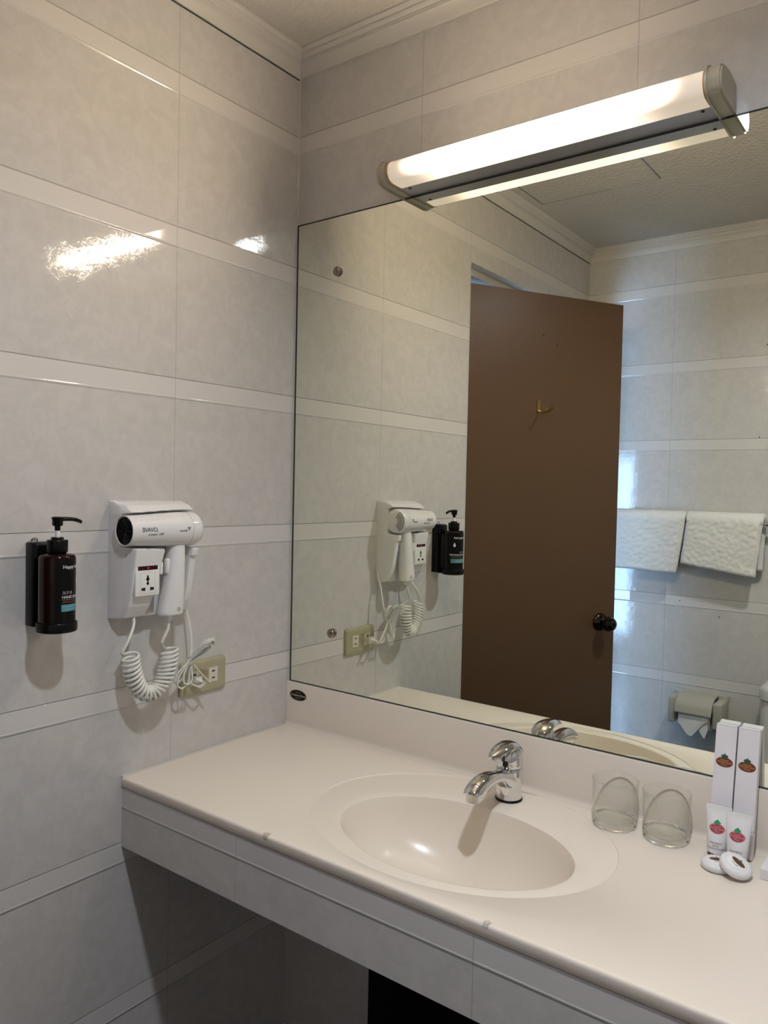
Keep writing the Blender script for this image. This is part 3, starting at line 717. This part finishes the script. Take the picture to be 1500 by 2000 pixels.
def hole(P): prism(b, P, fy_, .0662, .0668)
def circ(cu, cv, r, n=16): return [(cu + r * math.cos(2 * PI * k / n), cv + r * math.sin(2 * PI * k / n)) for k in range(n)]
hole(circ(0, .0075, .0036)); hole([(-.0018, .009), (.0018, .009), (.0018, .0145), (-.0018, .0145)]); hole(circ(0, -.0005, .0028)); hole([(-.001, -.001), (.001, -.001), (.001, .006), (-.001, .006)])
for s_ in (-1, 1): hole([(s_ * .0055, -.0145), (s_ * .0075, -.0135), (s_ * .0135, -.0130), (s_ * .0135, -.0085), (s_ * .0075, -.0080), (s_ * .0055, -.0070)])
obj('socket_holes', b, HOLE, pn, 0)
b = B(); box(b, (.055, -.4235, 1.1900), (.0660, -.4165, 1.2150), .0028, 3); obj('release_button', b, WHITE2, hh_, 50)
b = B(); tube(b, catmull([(.064, -.4550, 1.2225), (.0655, -.455, 1.2235)], 2), .0003, 4); b.free()
# twin power cord: down from the holder, bundled, tied, then plugged in
pc = []
def twin(bm, pts, r=.0014, n=7, off=None):
    q = catmull(pts, n)
    for sgn in (-1, 1):
        P = []
        for i, p_ in enumerate(q):
            t_ = (q[min(i + 1, len(q) - 1)] - q[max(i - 1, 0)]).normalized(); d_ = Vector((.35, 1, .2)).cross(t_) if off is None else Vector(off)
            if d_.length < 1e-3: d_ = Vector((0, 1, 0))
            P.append(p_ + d_.normalized() * r * .95 * sgn)
        tube(bm, P, r, 7)
b = B()
K = Vector((.046, -.3345, 1.0110))
twin(b, [(.004, -.3350, 1.140), (.012, -.3285, 1.128), (.024, -.3255, 1.100), (.034, -.3240, 1.060), (.040, -.3270, 1.030), K], off=(0, 1, 0))
def loop(bm, far, wid, dx, n1):
    far = Vector(far); ax = (far - K); L_ = ax.length; a = ax.normalized(); s_ = Vector((dx, -a.z, a.y)).normalized()
    P = [K - a * .006 + s_ * .001, K + a * L_ * .35 + s_ * wid * .55, K + a * L_ * .75 + s_ * wid, K + a * L_ * .97 + s_ * wid * .5, K + a * L_, K + a * L_ * .93 - s_ * wid * .6, K + a * L_ * .6 - s_ * wid * .8, K + a * L_ * .25 - s_ * wid * .35, K - a * .006 - s_ * .001]
    twin(bm, P, .0016)
loop(b, (.086, -.3090, 1.0530), .0125, .5, 0); loop(b, (.072, -.2960, 1.0480), .0140, .2, 0); loop(b, (.080, -.3130, 1.0440), .0100, -.4, 0)
loop(b, (.046, -.3590, .9600), .0125, .3, 0); loop(b, (.038, -.3640, .9700), .0110, -.2, 0); loop(b, (.052, -.3480, .9660), .0095, .6, 0)
twin(b, [K, (.050, -.3200, .9920), (.052, -.3030, .9730), (.054, -.2890, .9590)])
# tail into the plug
twin(b, [K, (.044, -.3345, .985), (.040, -.3270, .963), (.046, -.3130, .9535), (.044, -.3010, .9540), (.036, -.2950, .9550)])
obj('power_cord', b, CORD, hh_, 80, 'twin flex power cord bundled with a tie')
b = B(); tube(b, [K + Vector((.011 * math.cos(a), .0075 * math.sin(a), .0085 * math.sin(a))) for a in [2 * PI * k / 14 for k in range(15)]], .0011, 6); obj('cable_tie', b, mat('tie', (.55, .53, .48), .4), hh_, 60)
b = B(); box(b, (.0098, -.3020, .9490), (.0250, -.2840, .9665), .002, 2)
loft(b, [[(.0240, u, v) for u, v in rrect(-.3010, .9505, -.2850, .9650, .003)], [(.0300, u, v) for u, v in rrect(-.2985, .9520, -.2885, .9610, .003)], [(.0365, u, v) for u, v in rrect(-.2975, .9525, -.2905, .9590, .0025)]])
for k in range(3): lathe(b, [(.0036, 0), (.0046, .0008), (.0036, .0016)], (.034 + k * .0032, -.2945, .9555), (1, -.15, 0), 14)
obj('plug', b, CORD, hh_, 40, 'cream two pin plug in the outlet')

# ------------------------------------------------------------------ hair dryer
hd = thing('hair_dryer', (AX, -.4125, 1.118), 'white hair dryer with round black grille, resting in its wall holder', 'hair dryer')
b = B(); nb = 26; prof_b = []
for k in range(nb + 1):
    y = BXN + (BX - .004 - BXN) * k / nb; prof_b.append((barrel_r(y), y - BXN))
Lb = BX - BXN
prof_b += [(.0322, Lb - .001), (.0305, Lb + .003), (.0270, Lb + .0058), (.0200, Lb + .0075), (0, Lb + .0082)]
prof_b = [(.0258, .0035), (.0260, .0), (.0270, -.0006), (.0281, .0008)] + prof_b
lathe(b, prof_b, (AX, BXN, AZ), (0, 1, 0), 64, cap0=False, cap1=False)
barrel = obj('barrel', b, WHITE, hd, 50)
def bar_pt(u, v, o=.0003):   # u along the barrel (to +y), v along the circumference measured upwards, origin at mid-front
    y = u; r = barrel_r(y) + o; a = v / r; return (AX + r * math.cos(a), y, AZ + r * math.sin(a))
b = B(); lathe(b, [(.0262, .0030), (0, .0030)], (AX, BXN, AZ), (0, 1, 0), 48, cap0=False, cap1=False)
for r in (.0240, .0192, .0144, .0096, .0048): lathe(b, [(r + .0008, .0028), (r + .0005, .0008), (r - .0005, .0008), (r - .0008, .0028)], (AX, BXN, AZ), (0, 1, 0), 48, cap0=False, cap1=False)
for k in range(8):
    a = 2 * PI * k / 8; tube(b, [(AX + .004 * math.cos(a), BXN + .0015, AZ + .004 * math.sin(a)), (AX + .0255 * math.cos(a), BXN + .0015, AZ + .0255 * math.sin(a))], .0008, 5)
obj('nozzle_grille', b, BLACK, hd, 60, 'round black air outlet grille')
b = B()
def ydome(q):
    P_ = [(0, .0082), (.0200, .0075), (.0270, .0058), (.0305, .003), (.0322, -.001)]
    for (a0, b0), (a1, b1) in zip(P_, P_[1:]):
        if q <= a1: return b0 + (b1 - b0) * (q - a0) / (a1 - a0)
    return -.001
for j, r_ in enumerate((.0290, .0250, .0210, .0170, .0130)):
    m_ = int(r_ * 260); 
    for k in range(-m_, m_ + 1):
        a = k * .0040 / r_ * 1.05
        if abs(a) > 1.15: continue
        q4 = []
        for dr_, da_ in ((-.0014, -.0013), (.0010, -.0013), (.0010, .0013), (-.0014, .0013)):
            rr = r_ + dr_; aa = a + da_ / r_; q4.append(b.verts.new((AX + rr * math.cos(aa), BX + ydome(rr) + .0004, AZ + rr * math.sin(aa))))
        b.faces.new(q4)
obj('intake_slots', b, HOLE, hd, 0, 'dark air intake slots at the back end')
b = B(); tube(b, [(AX + (barrel_r(-.366) + .0001) * math.cos(a), -.3660, AZ + (barrel_r(-.366) + .0001) * math.sin(a)) for a in [-1.3 + 2.9 * k / 30 for k in range(31)]], .00035, 4); obj('seam_line', b, mat('seam', (.38, .36, .34), .5), barrel, 0)
b = B()
text_bm('SVAVO.', .0112, lambda u, v: bar_pt(-.4790 + u, .0022 + v), align='LEFT', bm=b, bold=.00016, spacing=.86)
text_bm('Compact 1200', .0054, lambda u, v: bar_pt(-.4665 + u, -.0062 + v), align='LEFT', bm=b, shear=.25, bold=.00006)
obj('lettering', b, GREYP, barrel, 0, 'dark grey lettering on the white barrel'); b = B()
text_bm('beautify', .0056, lambda u, v: bar_pt(-.3985 + u, -.0010 + v), align='LEFT', bm=b, bold=.00008)
for cu, cv in ((0, .0048), (.0028, .0048), (.0056, .0048), (.0014, .0024), (.0042, .0024), (.0028, 0)):
    b.faces.new([b.verts.new(bar_pt(-.3800 + cu + .0012 * math.cos(a), .0000 + cv + .0012 * math.sin(a))) for a in [2 * PI * k / 8 for k in range(8)]])
obj('small_logo', b, GREYP, barrel, 0, 'small grey word with a cluster of dots')
# handle
b = B(); R = []
hs = [(1.2560, .0560, -.3830, .0170, .0160), (1.2400, .0590, -.3845, .0172, .0165), (1.225, .0600, -.3855, .0175, .0172), (1.205, .0605, -.3870, .0185, .0178), (1.180, .0610, -.3890, .0198, .0182), (1.155, .0610, -.3915, .0222, .0186), (1.135, .0605, -.3940, .0245, .0188), (1.1190, .0600, -.3962, .0262, .0188), (1.1140, .0598, -.3965, .0262, .0186), (1.1120, .0596, -.3966, .0250, .0176)]
for z, x, y, ay, ax_ in hs:
    R.append([(x + ax_ * math.copysign(abs(math.cos(a)) ** .8, math.cos(a)), y + ay * math.copysign(abs(math.sin(a)) ** .8, math.sin(a)), z) for a in [2 * PI * k / 36 for k in range(36)]])
loft(b, R); hn = obj('handle', b, WHITE, hd, 60)
b = B(); box(b, (.056, -.4105, 1.1900), (.068, -.4010, 1.2200), .0035, 3); obj('switch', b, WHITE2, hn, 50)
b = B(); lathe(b, [(.0040, 0), (.0040, .0006), (.0032, .0006), (.0032, .0002)], (.0785, -.3905, 1.1235), (1, 0, 0), 20, cap0=True, cap1=False); text_bm('QC', .0034, lambda u, v: (.0793, -.3905 + u, 1.1245 + v), bm=b); text_bm('Passed', .0017, lambda u, v: (.0793, -.3905 + u, 1.1220 + v), bm=b)
obj('round_sticker', b, mat('sticker_gold_ring', (.36, .29, .16), .4), hn, 0, 'tiny round gold sticker')
b = B(); b.faces.new([b.verts.new((.0605 + du_ , -.3703 + .0 + dy_, z)) for du_, dy_, z in ((-.0070, .0012, 1.205), (.0070, .0012, 1.205), (.0070, -.0000, 1.165), (-.0070, -.0000, 1.165))])
obj('rating_label', b, mat('grey_label', (.30, .30, .29), .5), hn, 0, 'small grey rating label')
b = B(); lathe(b, [(.0085, 0), (.0080, .004), (.0062, .010), (.0060, .0135), (.0045, .014)], (.0590, -.3990, 1.1130), (0, 0, -1), 24); obj('strain_relief', b, WHITE2, hd, 40)
b = B(); ring_pts = [(.0590 + .0, -.3885 + .0048 * math.cos(a), 1.1085 + .0048 * math.sin(a)) for a in [2 * PI * k / 18 for k in range(19)]]; tube(b, ring_pts, .0013, 6); obj('hanging_loop', b, WHITE2, hd, 60)
# coiled cord
U = catmull([(.0460, -.4720, 1.0430), (.0470, -.4710, 1.0200), (.0490, -.4640, .9930), (.0515, -.4500, .9720), (.0530, -.4335, .9655), (.0545, -.4170, .9720), (.0565, -.4040, .9920), (.0580, -.3970, 1.0180), (.0586, -.3945, 1.0440)], 40)
ln = [0]
for a, c in zip(U, U[1:]): ln.append(ln[-1] + (c - a).length)
tot = ln[-1]; turns = 23; P = []
N_ = turns * 18
def at(s_):
    for i in range(len(ln) - 1):
        if ln[i + 1] >= s_: f = (s_ - ln[i]) / max(1e-9, ln[i + 1] - ln[i]); return U[i].lerp(U[i + 1], f), (U[i + 1] - U[i]).normalized()
    return U[-1], (U[-1] - U[-2]).normalized()
for k in range(N_ + 1):
    s_ = tot * k / N_; q, t_ = at(s_); e1 = Vector((1, 0, 0)); e1 = (e1 - t_ * e1.dot(t_)).normalized(); e2 = t_.cross(e1)
    a = 2 * PI * turns * k / N_ + PI; f = k / N_; rr = .0142 + .0012 * math.sin(f * 9) 
    sag = Vector((0, 0, -1)) * .0; P.append(q + e1 * rr * .95 * math.cos(a) + e2 * rr * math.sin(a) + t_ * .0035 * math.sin(a + .5))
lead0 = catmull([(.030, -.4560, 1.1100), (.036, -.4600, 1.0950), (.043, -.4760, 1.0700), (.040, -.4870, 1.0480), P[0]], 8)
lead1 = catmull([P[-1], (.0560, -.4110, 1.0560), (.0600, -.4110, 1.0660), (.0610, -.4010, 1.0850), (.0590, -.3990, 1.1000)], 8)
b = B(); tube(b, lead0[:-1] + P + lead1[1:], .0030, 10); obj('coiled_cord', b, CORD, hd, 80, 'white coiled cord hanging in a loop')

# ------------------------------------------------------------------ soap dispenser
bc = (.0630, -.6290)
br = thing('dispenser_bracket', (0, -.628, 1.112), 'black plastic wall bracket holding the hand soap bottle', 'bracket')
b = B(); box(b, (0, -.6500, 1.1150), (.0240, -.6070, 1.2580), .003, 3); box(b, (.0, -.6470, 1.2300), (.0300, -.6100, 1.2560), .003, 3); obj('back_plate', b, BLACK, br, 40)
b = B(); lathe(b, [(0, 0), (.0300, 0), (.0322, .0015), (.0325, .004), (.0325, .0150), (.0318, .0160), (.0305, .0160), (.0302, .0050), (0, .0050)], (bc[0], bc[1], 1.1115), n=48, cap0=False, cap1=False); box(b, (.015, -.640, 1.1125), (.045, -.618, 1.1250), .001); obj('cup', b, BLACK, br, 40)
b = B(); tube(b, [(.003, -.6360 + .006 * math.cos(a), 1.2585 + .006 * math.sin(a)) for a in [PI * k / 10 for k in range(11)]], .0012, 6); obj('hanging_ring', b, CHROME, br, 60)
bt = thing('soap_bottle', (bc[0], bc[1], 1.1170), 'dark amber pump bottle of hand soap with black label, left of the hair dryer', 'bottle')
Z0 = 1.1168
b = B(); lathe(b, [(0, 0), (.0270, 0), (.0288, .0015), (.0292, .004), (.0292, .1160), (.0288, .1195), (.0272, .1225), (.0240, .1240), (.0150, .1250), (.0140, .1265), (.0140, .1320)], (*bc, Z0), n=64, cap1=True); body_ = obj('bottle_body', b, AMBER, bt, 50)
RL = .02935
def cyl(a_deg, z, o=0): a = math.radians(a_deg); return (bc[0] + (RL + o) * math.cos(a), bc[1] + (RL + o) * math.sin(a), z)
b = B(); n = 36; A0, A1 = -38, 112; lo = []; hi = []
for k in range(n + 1):
    a = A0 + (A1 - A0) * k / n; lo.append(b.verts.new(cyl(a, Z0 + .0050))); hi.append(b.verts.new(cyl(a, Z0 + .1165)))
for k in range(n): b.faces.new((lo[k], lo[k + 1], hi[k + 1], hi[k]))
lab = obj('label', b, LBL, bt, 60, 'black printed label')
def cy_text(bm, s_, sz, a0, z, mi, align='LEFT', bold=0, shear=0):
    text_bm(s_, sz, lambda u, v: cyl(a0 + math.degrees(u / RL), z + v, .0003), align=align, mi=mi, bm=bm, bold=bold, shear=shear)
b = B()
cy_text(b, 'Happy bath', .0078, -13, 1.2210, 0, bold=.00012)
cy_text(b, '洗手液', .0062, -15, 1.1780, 3)
cy_text(b, 'HAND SANITIZER', .0062, -15.5, 1.1712, 0, bold=.00010)
cy_text(b, 'MOISTURIZING AND GENTLE CARE FORMULA', .0021, -15, 1.1668, 3)
cy_text(b, 'CAMOMILE EXTRACT AND VITAMIN', .0027, -14, 1.1630, 1)
def patch(a0, a1, z0, z1, mi, o=.0002, n=16):
    lo = [b.verts.new(cyl(a0 + (a1 - a0) * k / n, z0, o)) for k in range(n + 1)]; hi = [b.verts.new(cyl(a0 + (a1 - a0) * k / n, z1, o)) for k in range(n + 1)]
    for k in range(n): b.faces.new((lo[k], lo[k + 1], hi[k + 1], hi[k])).material_index = mi
patch(-17, 72, 1.1475, 1.1592, 2)
cy_text(b, 'For daily cleaning of the hands', .0024, -12, 1.1555, 0); cy_text(b, 'leaves the skin soft and fresh', .0024, -12, 1.1512, 0)
dpn = [(0, .0075), (.0012, .0040), (.0030, .0005), (.0037, -.0022), (.0030, -.0050), (.0012, -.0064), (-.0012, -.0064), (-.0030, -.0050), (-.0037, -.0022), (-.0030, .0005), (-.0012, .0040)]
b.faces.new([b.verts.new(cyl(52 + math.degrees(u / RL), 1.2010 + v, .0003)) for u, v in dpn]).material_index = 0
obj('print', b, [TXW, ORANGE, TEAL, mat('grey_text', (.30, .30, .30), .5)], lab, 0)
b = B(); lathe(b, [(.0160, .1270), (.0166, .1280), (.0168, .1460), (.0160, .1475), (.0105, .1480), (.0100, .1482), (.0100, .1510), (.0094, .1520), (.0042, .1520)], (*bc, Z0), n=40); obj('screw_cap', b, BLACK, bt, 40)
b = B(); lathe(b, [(.0040, .1520), (.0040, .1640)], (*bc, Z0), n=24); obj('pump_stem', b, WHITE2, bt, 40, 'white pump stem')
b = B(); lathe(b, [(.0044, .1630), (.0046, .1700), (.0042, .1702), (.0080, .1712), (.0084, .1720), (.0086, .1815), (.0098, .1830), (.0096, .1850), (.0060, .1862), (0, .1865)], (*bc, Z0), n=32)
R = []
sp2 = catmull([(bc[0], bc[1] + .004, Z0 + .1815), (bc[0], bc[1] + .014, Z0 + .1820), (bc[0] + .0002, bc[1] + .028, Z0 + .1812), (bc[0] + .0004, bc[1] + .038, Z0 + .1785), (bc[0] + .0005, bc[1] + .0425, Z0 + .1765)], 5)
for i, q in enumerate(sp2):
    f = i / (len(sp2) - 1); w_ = .0058 - .0022 * f; h_ = .0040 - .0012 * f; R.append([(q.x + w_ * math.cos(a), q.y + h_ * .3 * math.sin(a) * f, q.z + h_ * math.sin(a)) for a in [2 * PI * k / 18 for k in range(18)]])
loft(b, R); obj('pump_head', b, BLACK, bt, 50)

# ------------------------------------------------------------------ towel rail and towels (seen in the mirror)
BY, BZ = -1.6990, 1.2620
tr = thing('towel_rail', (.43, D, BZ), 'chrome towel rail on the back wall, seen in the mirror', 'towel rail')
b = B(); tube(b, [(.05, BY, BZ), (.80, BY, BZ)], .0085, 20); obj('rail', b, CHROME, tr, 60)
for xx in (.055, .7400):
    b = B(); lathe(b, [(.020, 0), (.021, .003), (.018, .006), (.010, .009), (.009, .05)], (xx, D, BZ), (0, 1, 0), 24); obj('rail_bracket', b, CHROME, tr, 50)
def towel(xa, xb, zfl, zfr, zb, label, seed, shift=0, fold=0):
    b = B(); nx = 70; ro, ri = .0385, .0130; sec = []
    def path(zf, u):
        P = []; nf = 46
        for k in range(nf): P.append(('f', BZ - (BZ - zf) * (1 - k / nf)))
        return P
    rows = []
    for i in range(nx + 1):
        f = i / nx; zf = zfl + (zfr - zfl) * f; row = []
        # outer: front bottom -> top -> back bottom, then inner back up and down the front
        def fr(z, r): 
            taper = (BZ - z) / (BZ - zf); return (-r * (1 - .10 * taper))
        outl = []
        nf = 44
        outl += [(ri + (ro - ri) * (.5 - .5 * math.cos(PI * t / 6)), zf - .009 * math.sin(PI * t / 6)) for t in range(0, 6)]
        outl += [(ro, zf + (BZ - zf) * k / nf) for k in range(nf + 1)]
        outl += [(ro * math.cos(PI * k / 20), BZ + ro * math.sin(PI * k / 20)) for k in range(1, 20)]
        outl += [(-ro, BZ - (BZ - zb) * k / 16) for k in range(17)]
        outl += [(-ri, zb + (BZ - zb) * k / 16) for k in range(17)]
        outl += [(-ri * math.cos(PI * k / 8), BZ + ri * math.sin(PI * k / 8)) for k in range(1, 8)]
        outl += [(ri, BZ - (BZ - zf) * k / 16) for k in range(16)]
        edge_ = min(f, 1 - f) * (xb - xa)
        for (d, z) in outl:
            tz = max(0, min(1, (BZ - z) / (BZ - min(zfl, zfr))))
            x = xa + (xb - xa) * f + shift * tz * (1 if d > 0 else .3)
            nzv = noise.noise(Vector((x * 14 + seed, z * 14, d * 8))) * .0032 + noise.noise(Vector((x * 70 + seed, z * 70, d * 50))) * .0026
            dd = d + (nzv if abs(d) > .02 else 0); rnd = 1 - .55 * (1 - sstep(0, .012, edge_)); 
            mid = (ro + ri) / 2 * (1 if d > 0 else -1)
            if abs(z - BZ) < 1e-9 or z < BZ: dd = mid + (dd - mid) * rnd
            row.append(b.verts.new((x + (noise.noise(Vector((seed, z * 60, d * 40))) * .003 if edge_ < .02 else 0), BY + max(dd, -.040), z + noise.noise(Vector((x * 9 + seed, 0, 0))) * .003 * tz + (abs(nzv) * .5 if z > BZ else 0))))
        rows.append(row)
    m_ = len(rows[0])
    for r0_, r1_ in zip(rows, rows[1:]):
        for k in range(m_): b.faces.new((r0_[k], r0_[(k + 1) % m_], r1_[(k + 1) % m_], r1_[k]))
    b.faces.new(rows[0]); b.faces.new(rows[-1])
    o = obj('hand_towel', b, TOWEL, smooth=180)
    return tag(o, label, 'towel', 'folded white towels on the rail')
towel(.120, .4330, 1.078, 1.074, 1.15, 'white terry towel folded over the rail, next to the brown door', 1.3, -.026)
tw = towel(.4395, .7010, 1.112, 1.078, 1.092, 'white terry towel folded over the rail, farther from the brown door', 7.7, -.020)

# ------------------------------------------------------------------ toilet paper holder
tp = thing('toilet_paper_holder', (.495, D, .5), 'beige plastic toilet paper holder on the back wall, seen in the mirror', 'paper holder')
yf = -1.640
for xa, xb in ((.402, .428), (.5600, .5930)):
    b = B(); box(b, (xa, D, .506), (xb, yf, .603), .007, 3); obj('side_arm', b, BEIGE, tp, 50)
b = B(); cv = catmull([(-1.738, .612, 0), (-1.70, .6125, 0), (-1.665, .604, 0), (-1.640, .586, 0), (-1.630, .560, 0), (-1.629, .5525, 0)], 5)
out_ = [(p_.x, p_.y) for p_ in cv]; inn = [(y - .003 * 1, z - .004) for y, z in reversed(out_)]; inn[0] = (inn[0][0], out_[-1][1])
prism(b, out_ + inn, lambda u, v, h: (h, u, v), .4290, .5590); obj('cover', b, BEIGE, tp, 40)
b = B(); box(b, (.400, D, .594), (.595, D + .012, .616), .003); obj('back_rail', b, BEIGE, tp, 40)
roll = thing('toilet_paper_roll', (.494, -1.682, .530), 'white toilet paper roll with its end folded to a point, in the beige holder', 'toilet paper')
b = B(); lathe(b, [(.018, 0), (.044, 0), (.045, .001), (.045, .107), (.044, .108), (.018, .108), (.018, 0)], (.4400, -1.6870, .5300), (1, 0, 0), 40, cap0=False, cap1=False); obj('roll', b, PAPER, roll, 40)
b = B(); yy = -1.6400
def sheet(P, d): 
    A = [b.verts.new((x, y + d, z)) for x, y, z in P]; Bq = [b.verts.new((x, y + d + .0008, z)) for x, y, z in P]; b.faces.new(A); b.faces.new(Bq); n = len(P)
    for k in range(n): b.faces.new((A[k], A[(k + 1) % n], Bq[(k + 1) % n], Bq[k]))
sheet([(.441, yy, .545), (.441, yy, .512), (.478, yy + .004, .472), (.492, yy + .004, .470), (.530, yy, .520), (.545, yy, .532), (.545, yy, .548)], 0)
sheet([(.505, yy - .002, .52), (.545, yy - .002, .535), (.546, yy, .500), (.536, yy + .002, .466), (.524, yy, .478), (.512, yy, .500)], -.004)
obj('folded_end', b, PAPER, roll, 0, 'paper end folded to a point')
# toilet at the right edge
to = thing('toilet', (.94, D + .10, 0), 'white toilet with rounded cistern against the back wall, at the right edge of the mirror', 'toilet')
def cist(x0_, x1_, y0_, y1_, z0_, z1_, r, bev, m_, nm):
    b = B(); P = rrect(x0_, y0_, x1_, y1_, r, 8); 
    R = [[(u, v, z0_) for u, v in P], [(u, v, z1_ - bev) for u, v in P]]
    cx, cy = (x0_ + x1_) / 2, (y0_ + y1_) / 2
    for k in (1, 2, 3): d_ = bev * (1 - math.cos(k * PI / 6)); R.append([(cx + (u - cx) * (1 - d_ / (x1_ - x0_) * 2), cy + (v - cy) * (1 - d_ / (y1_ - y0_) * 2), z1_ - bev + bev * math.sin(k * PI / 6)) for u, v in P])
    loft(b, R); return obj(nm, b, m_, to, 50)
cist(.726, 1.12, D + .005, -1.555, .36, .662, .05, .001, PORC, 'cistern'); cist(.730, 1.116, D + .006, -1.560, .662, .6655, .05, .0005, EDGEM, 'lid_gap'); cist(.722, 1.124, D + .004, -1.550, .6655, .712, .052, .018, PORC, 'cistern_lid')
b = B()
loft(b, [[(.925 + rx * math.cos(a), cy + ry * math.sin(a), z) for a in [2 * PI * k / 36 for k in range(36)]] for rx, ry, cy, z in ((.10, .13, -1.56, 0), (.10, .14, -1.56, .12), (.13, .19, -1.46, .28), (.18, .25, -1.40, .37), (.185, .255, -1.40, .40))]); obj('bowl', b, PORC, to, 60)
b = B(); loft(b, [[(.925 + rx * math.cos(a), -1.40 + ry * math.sin(a), z) for a in [2 * PI * k / 36 for k in range(36)]] for rx, ry, z in ((.183, .25, .4005), (.187, .255, .408), (.183, .25, .418), (.17, .235, .425))]); obj('seat_lid', b, PORC, to, 60)
# tiny dark wall plugs on the back wall (seen in the mirror)
for k, (xx, zz) in enumerate(((.6797, 1.9105), (.6640, 1.577), (.4030, .953), (.5480, .9060))):
    b = B(); lathe(b, [(.0022, 0), (.0020, .0006), (0, .0008)], (xx, D, zz), (0, 1, 0), 12)
    tag(obj('wall_plug', b, HOLE), 'tiny dark wall plug in the reflected tiles, ' + ('high above the towels', 'just above the towels', 'below the towel nearer the door', 'below the towel farther from the door')[k], 'wall plug', 'dark plugs in the back wall')
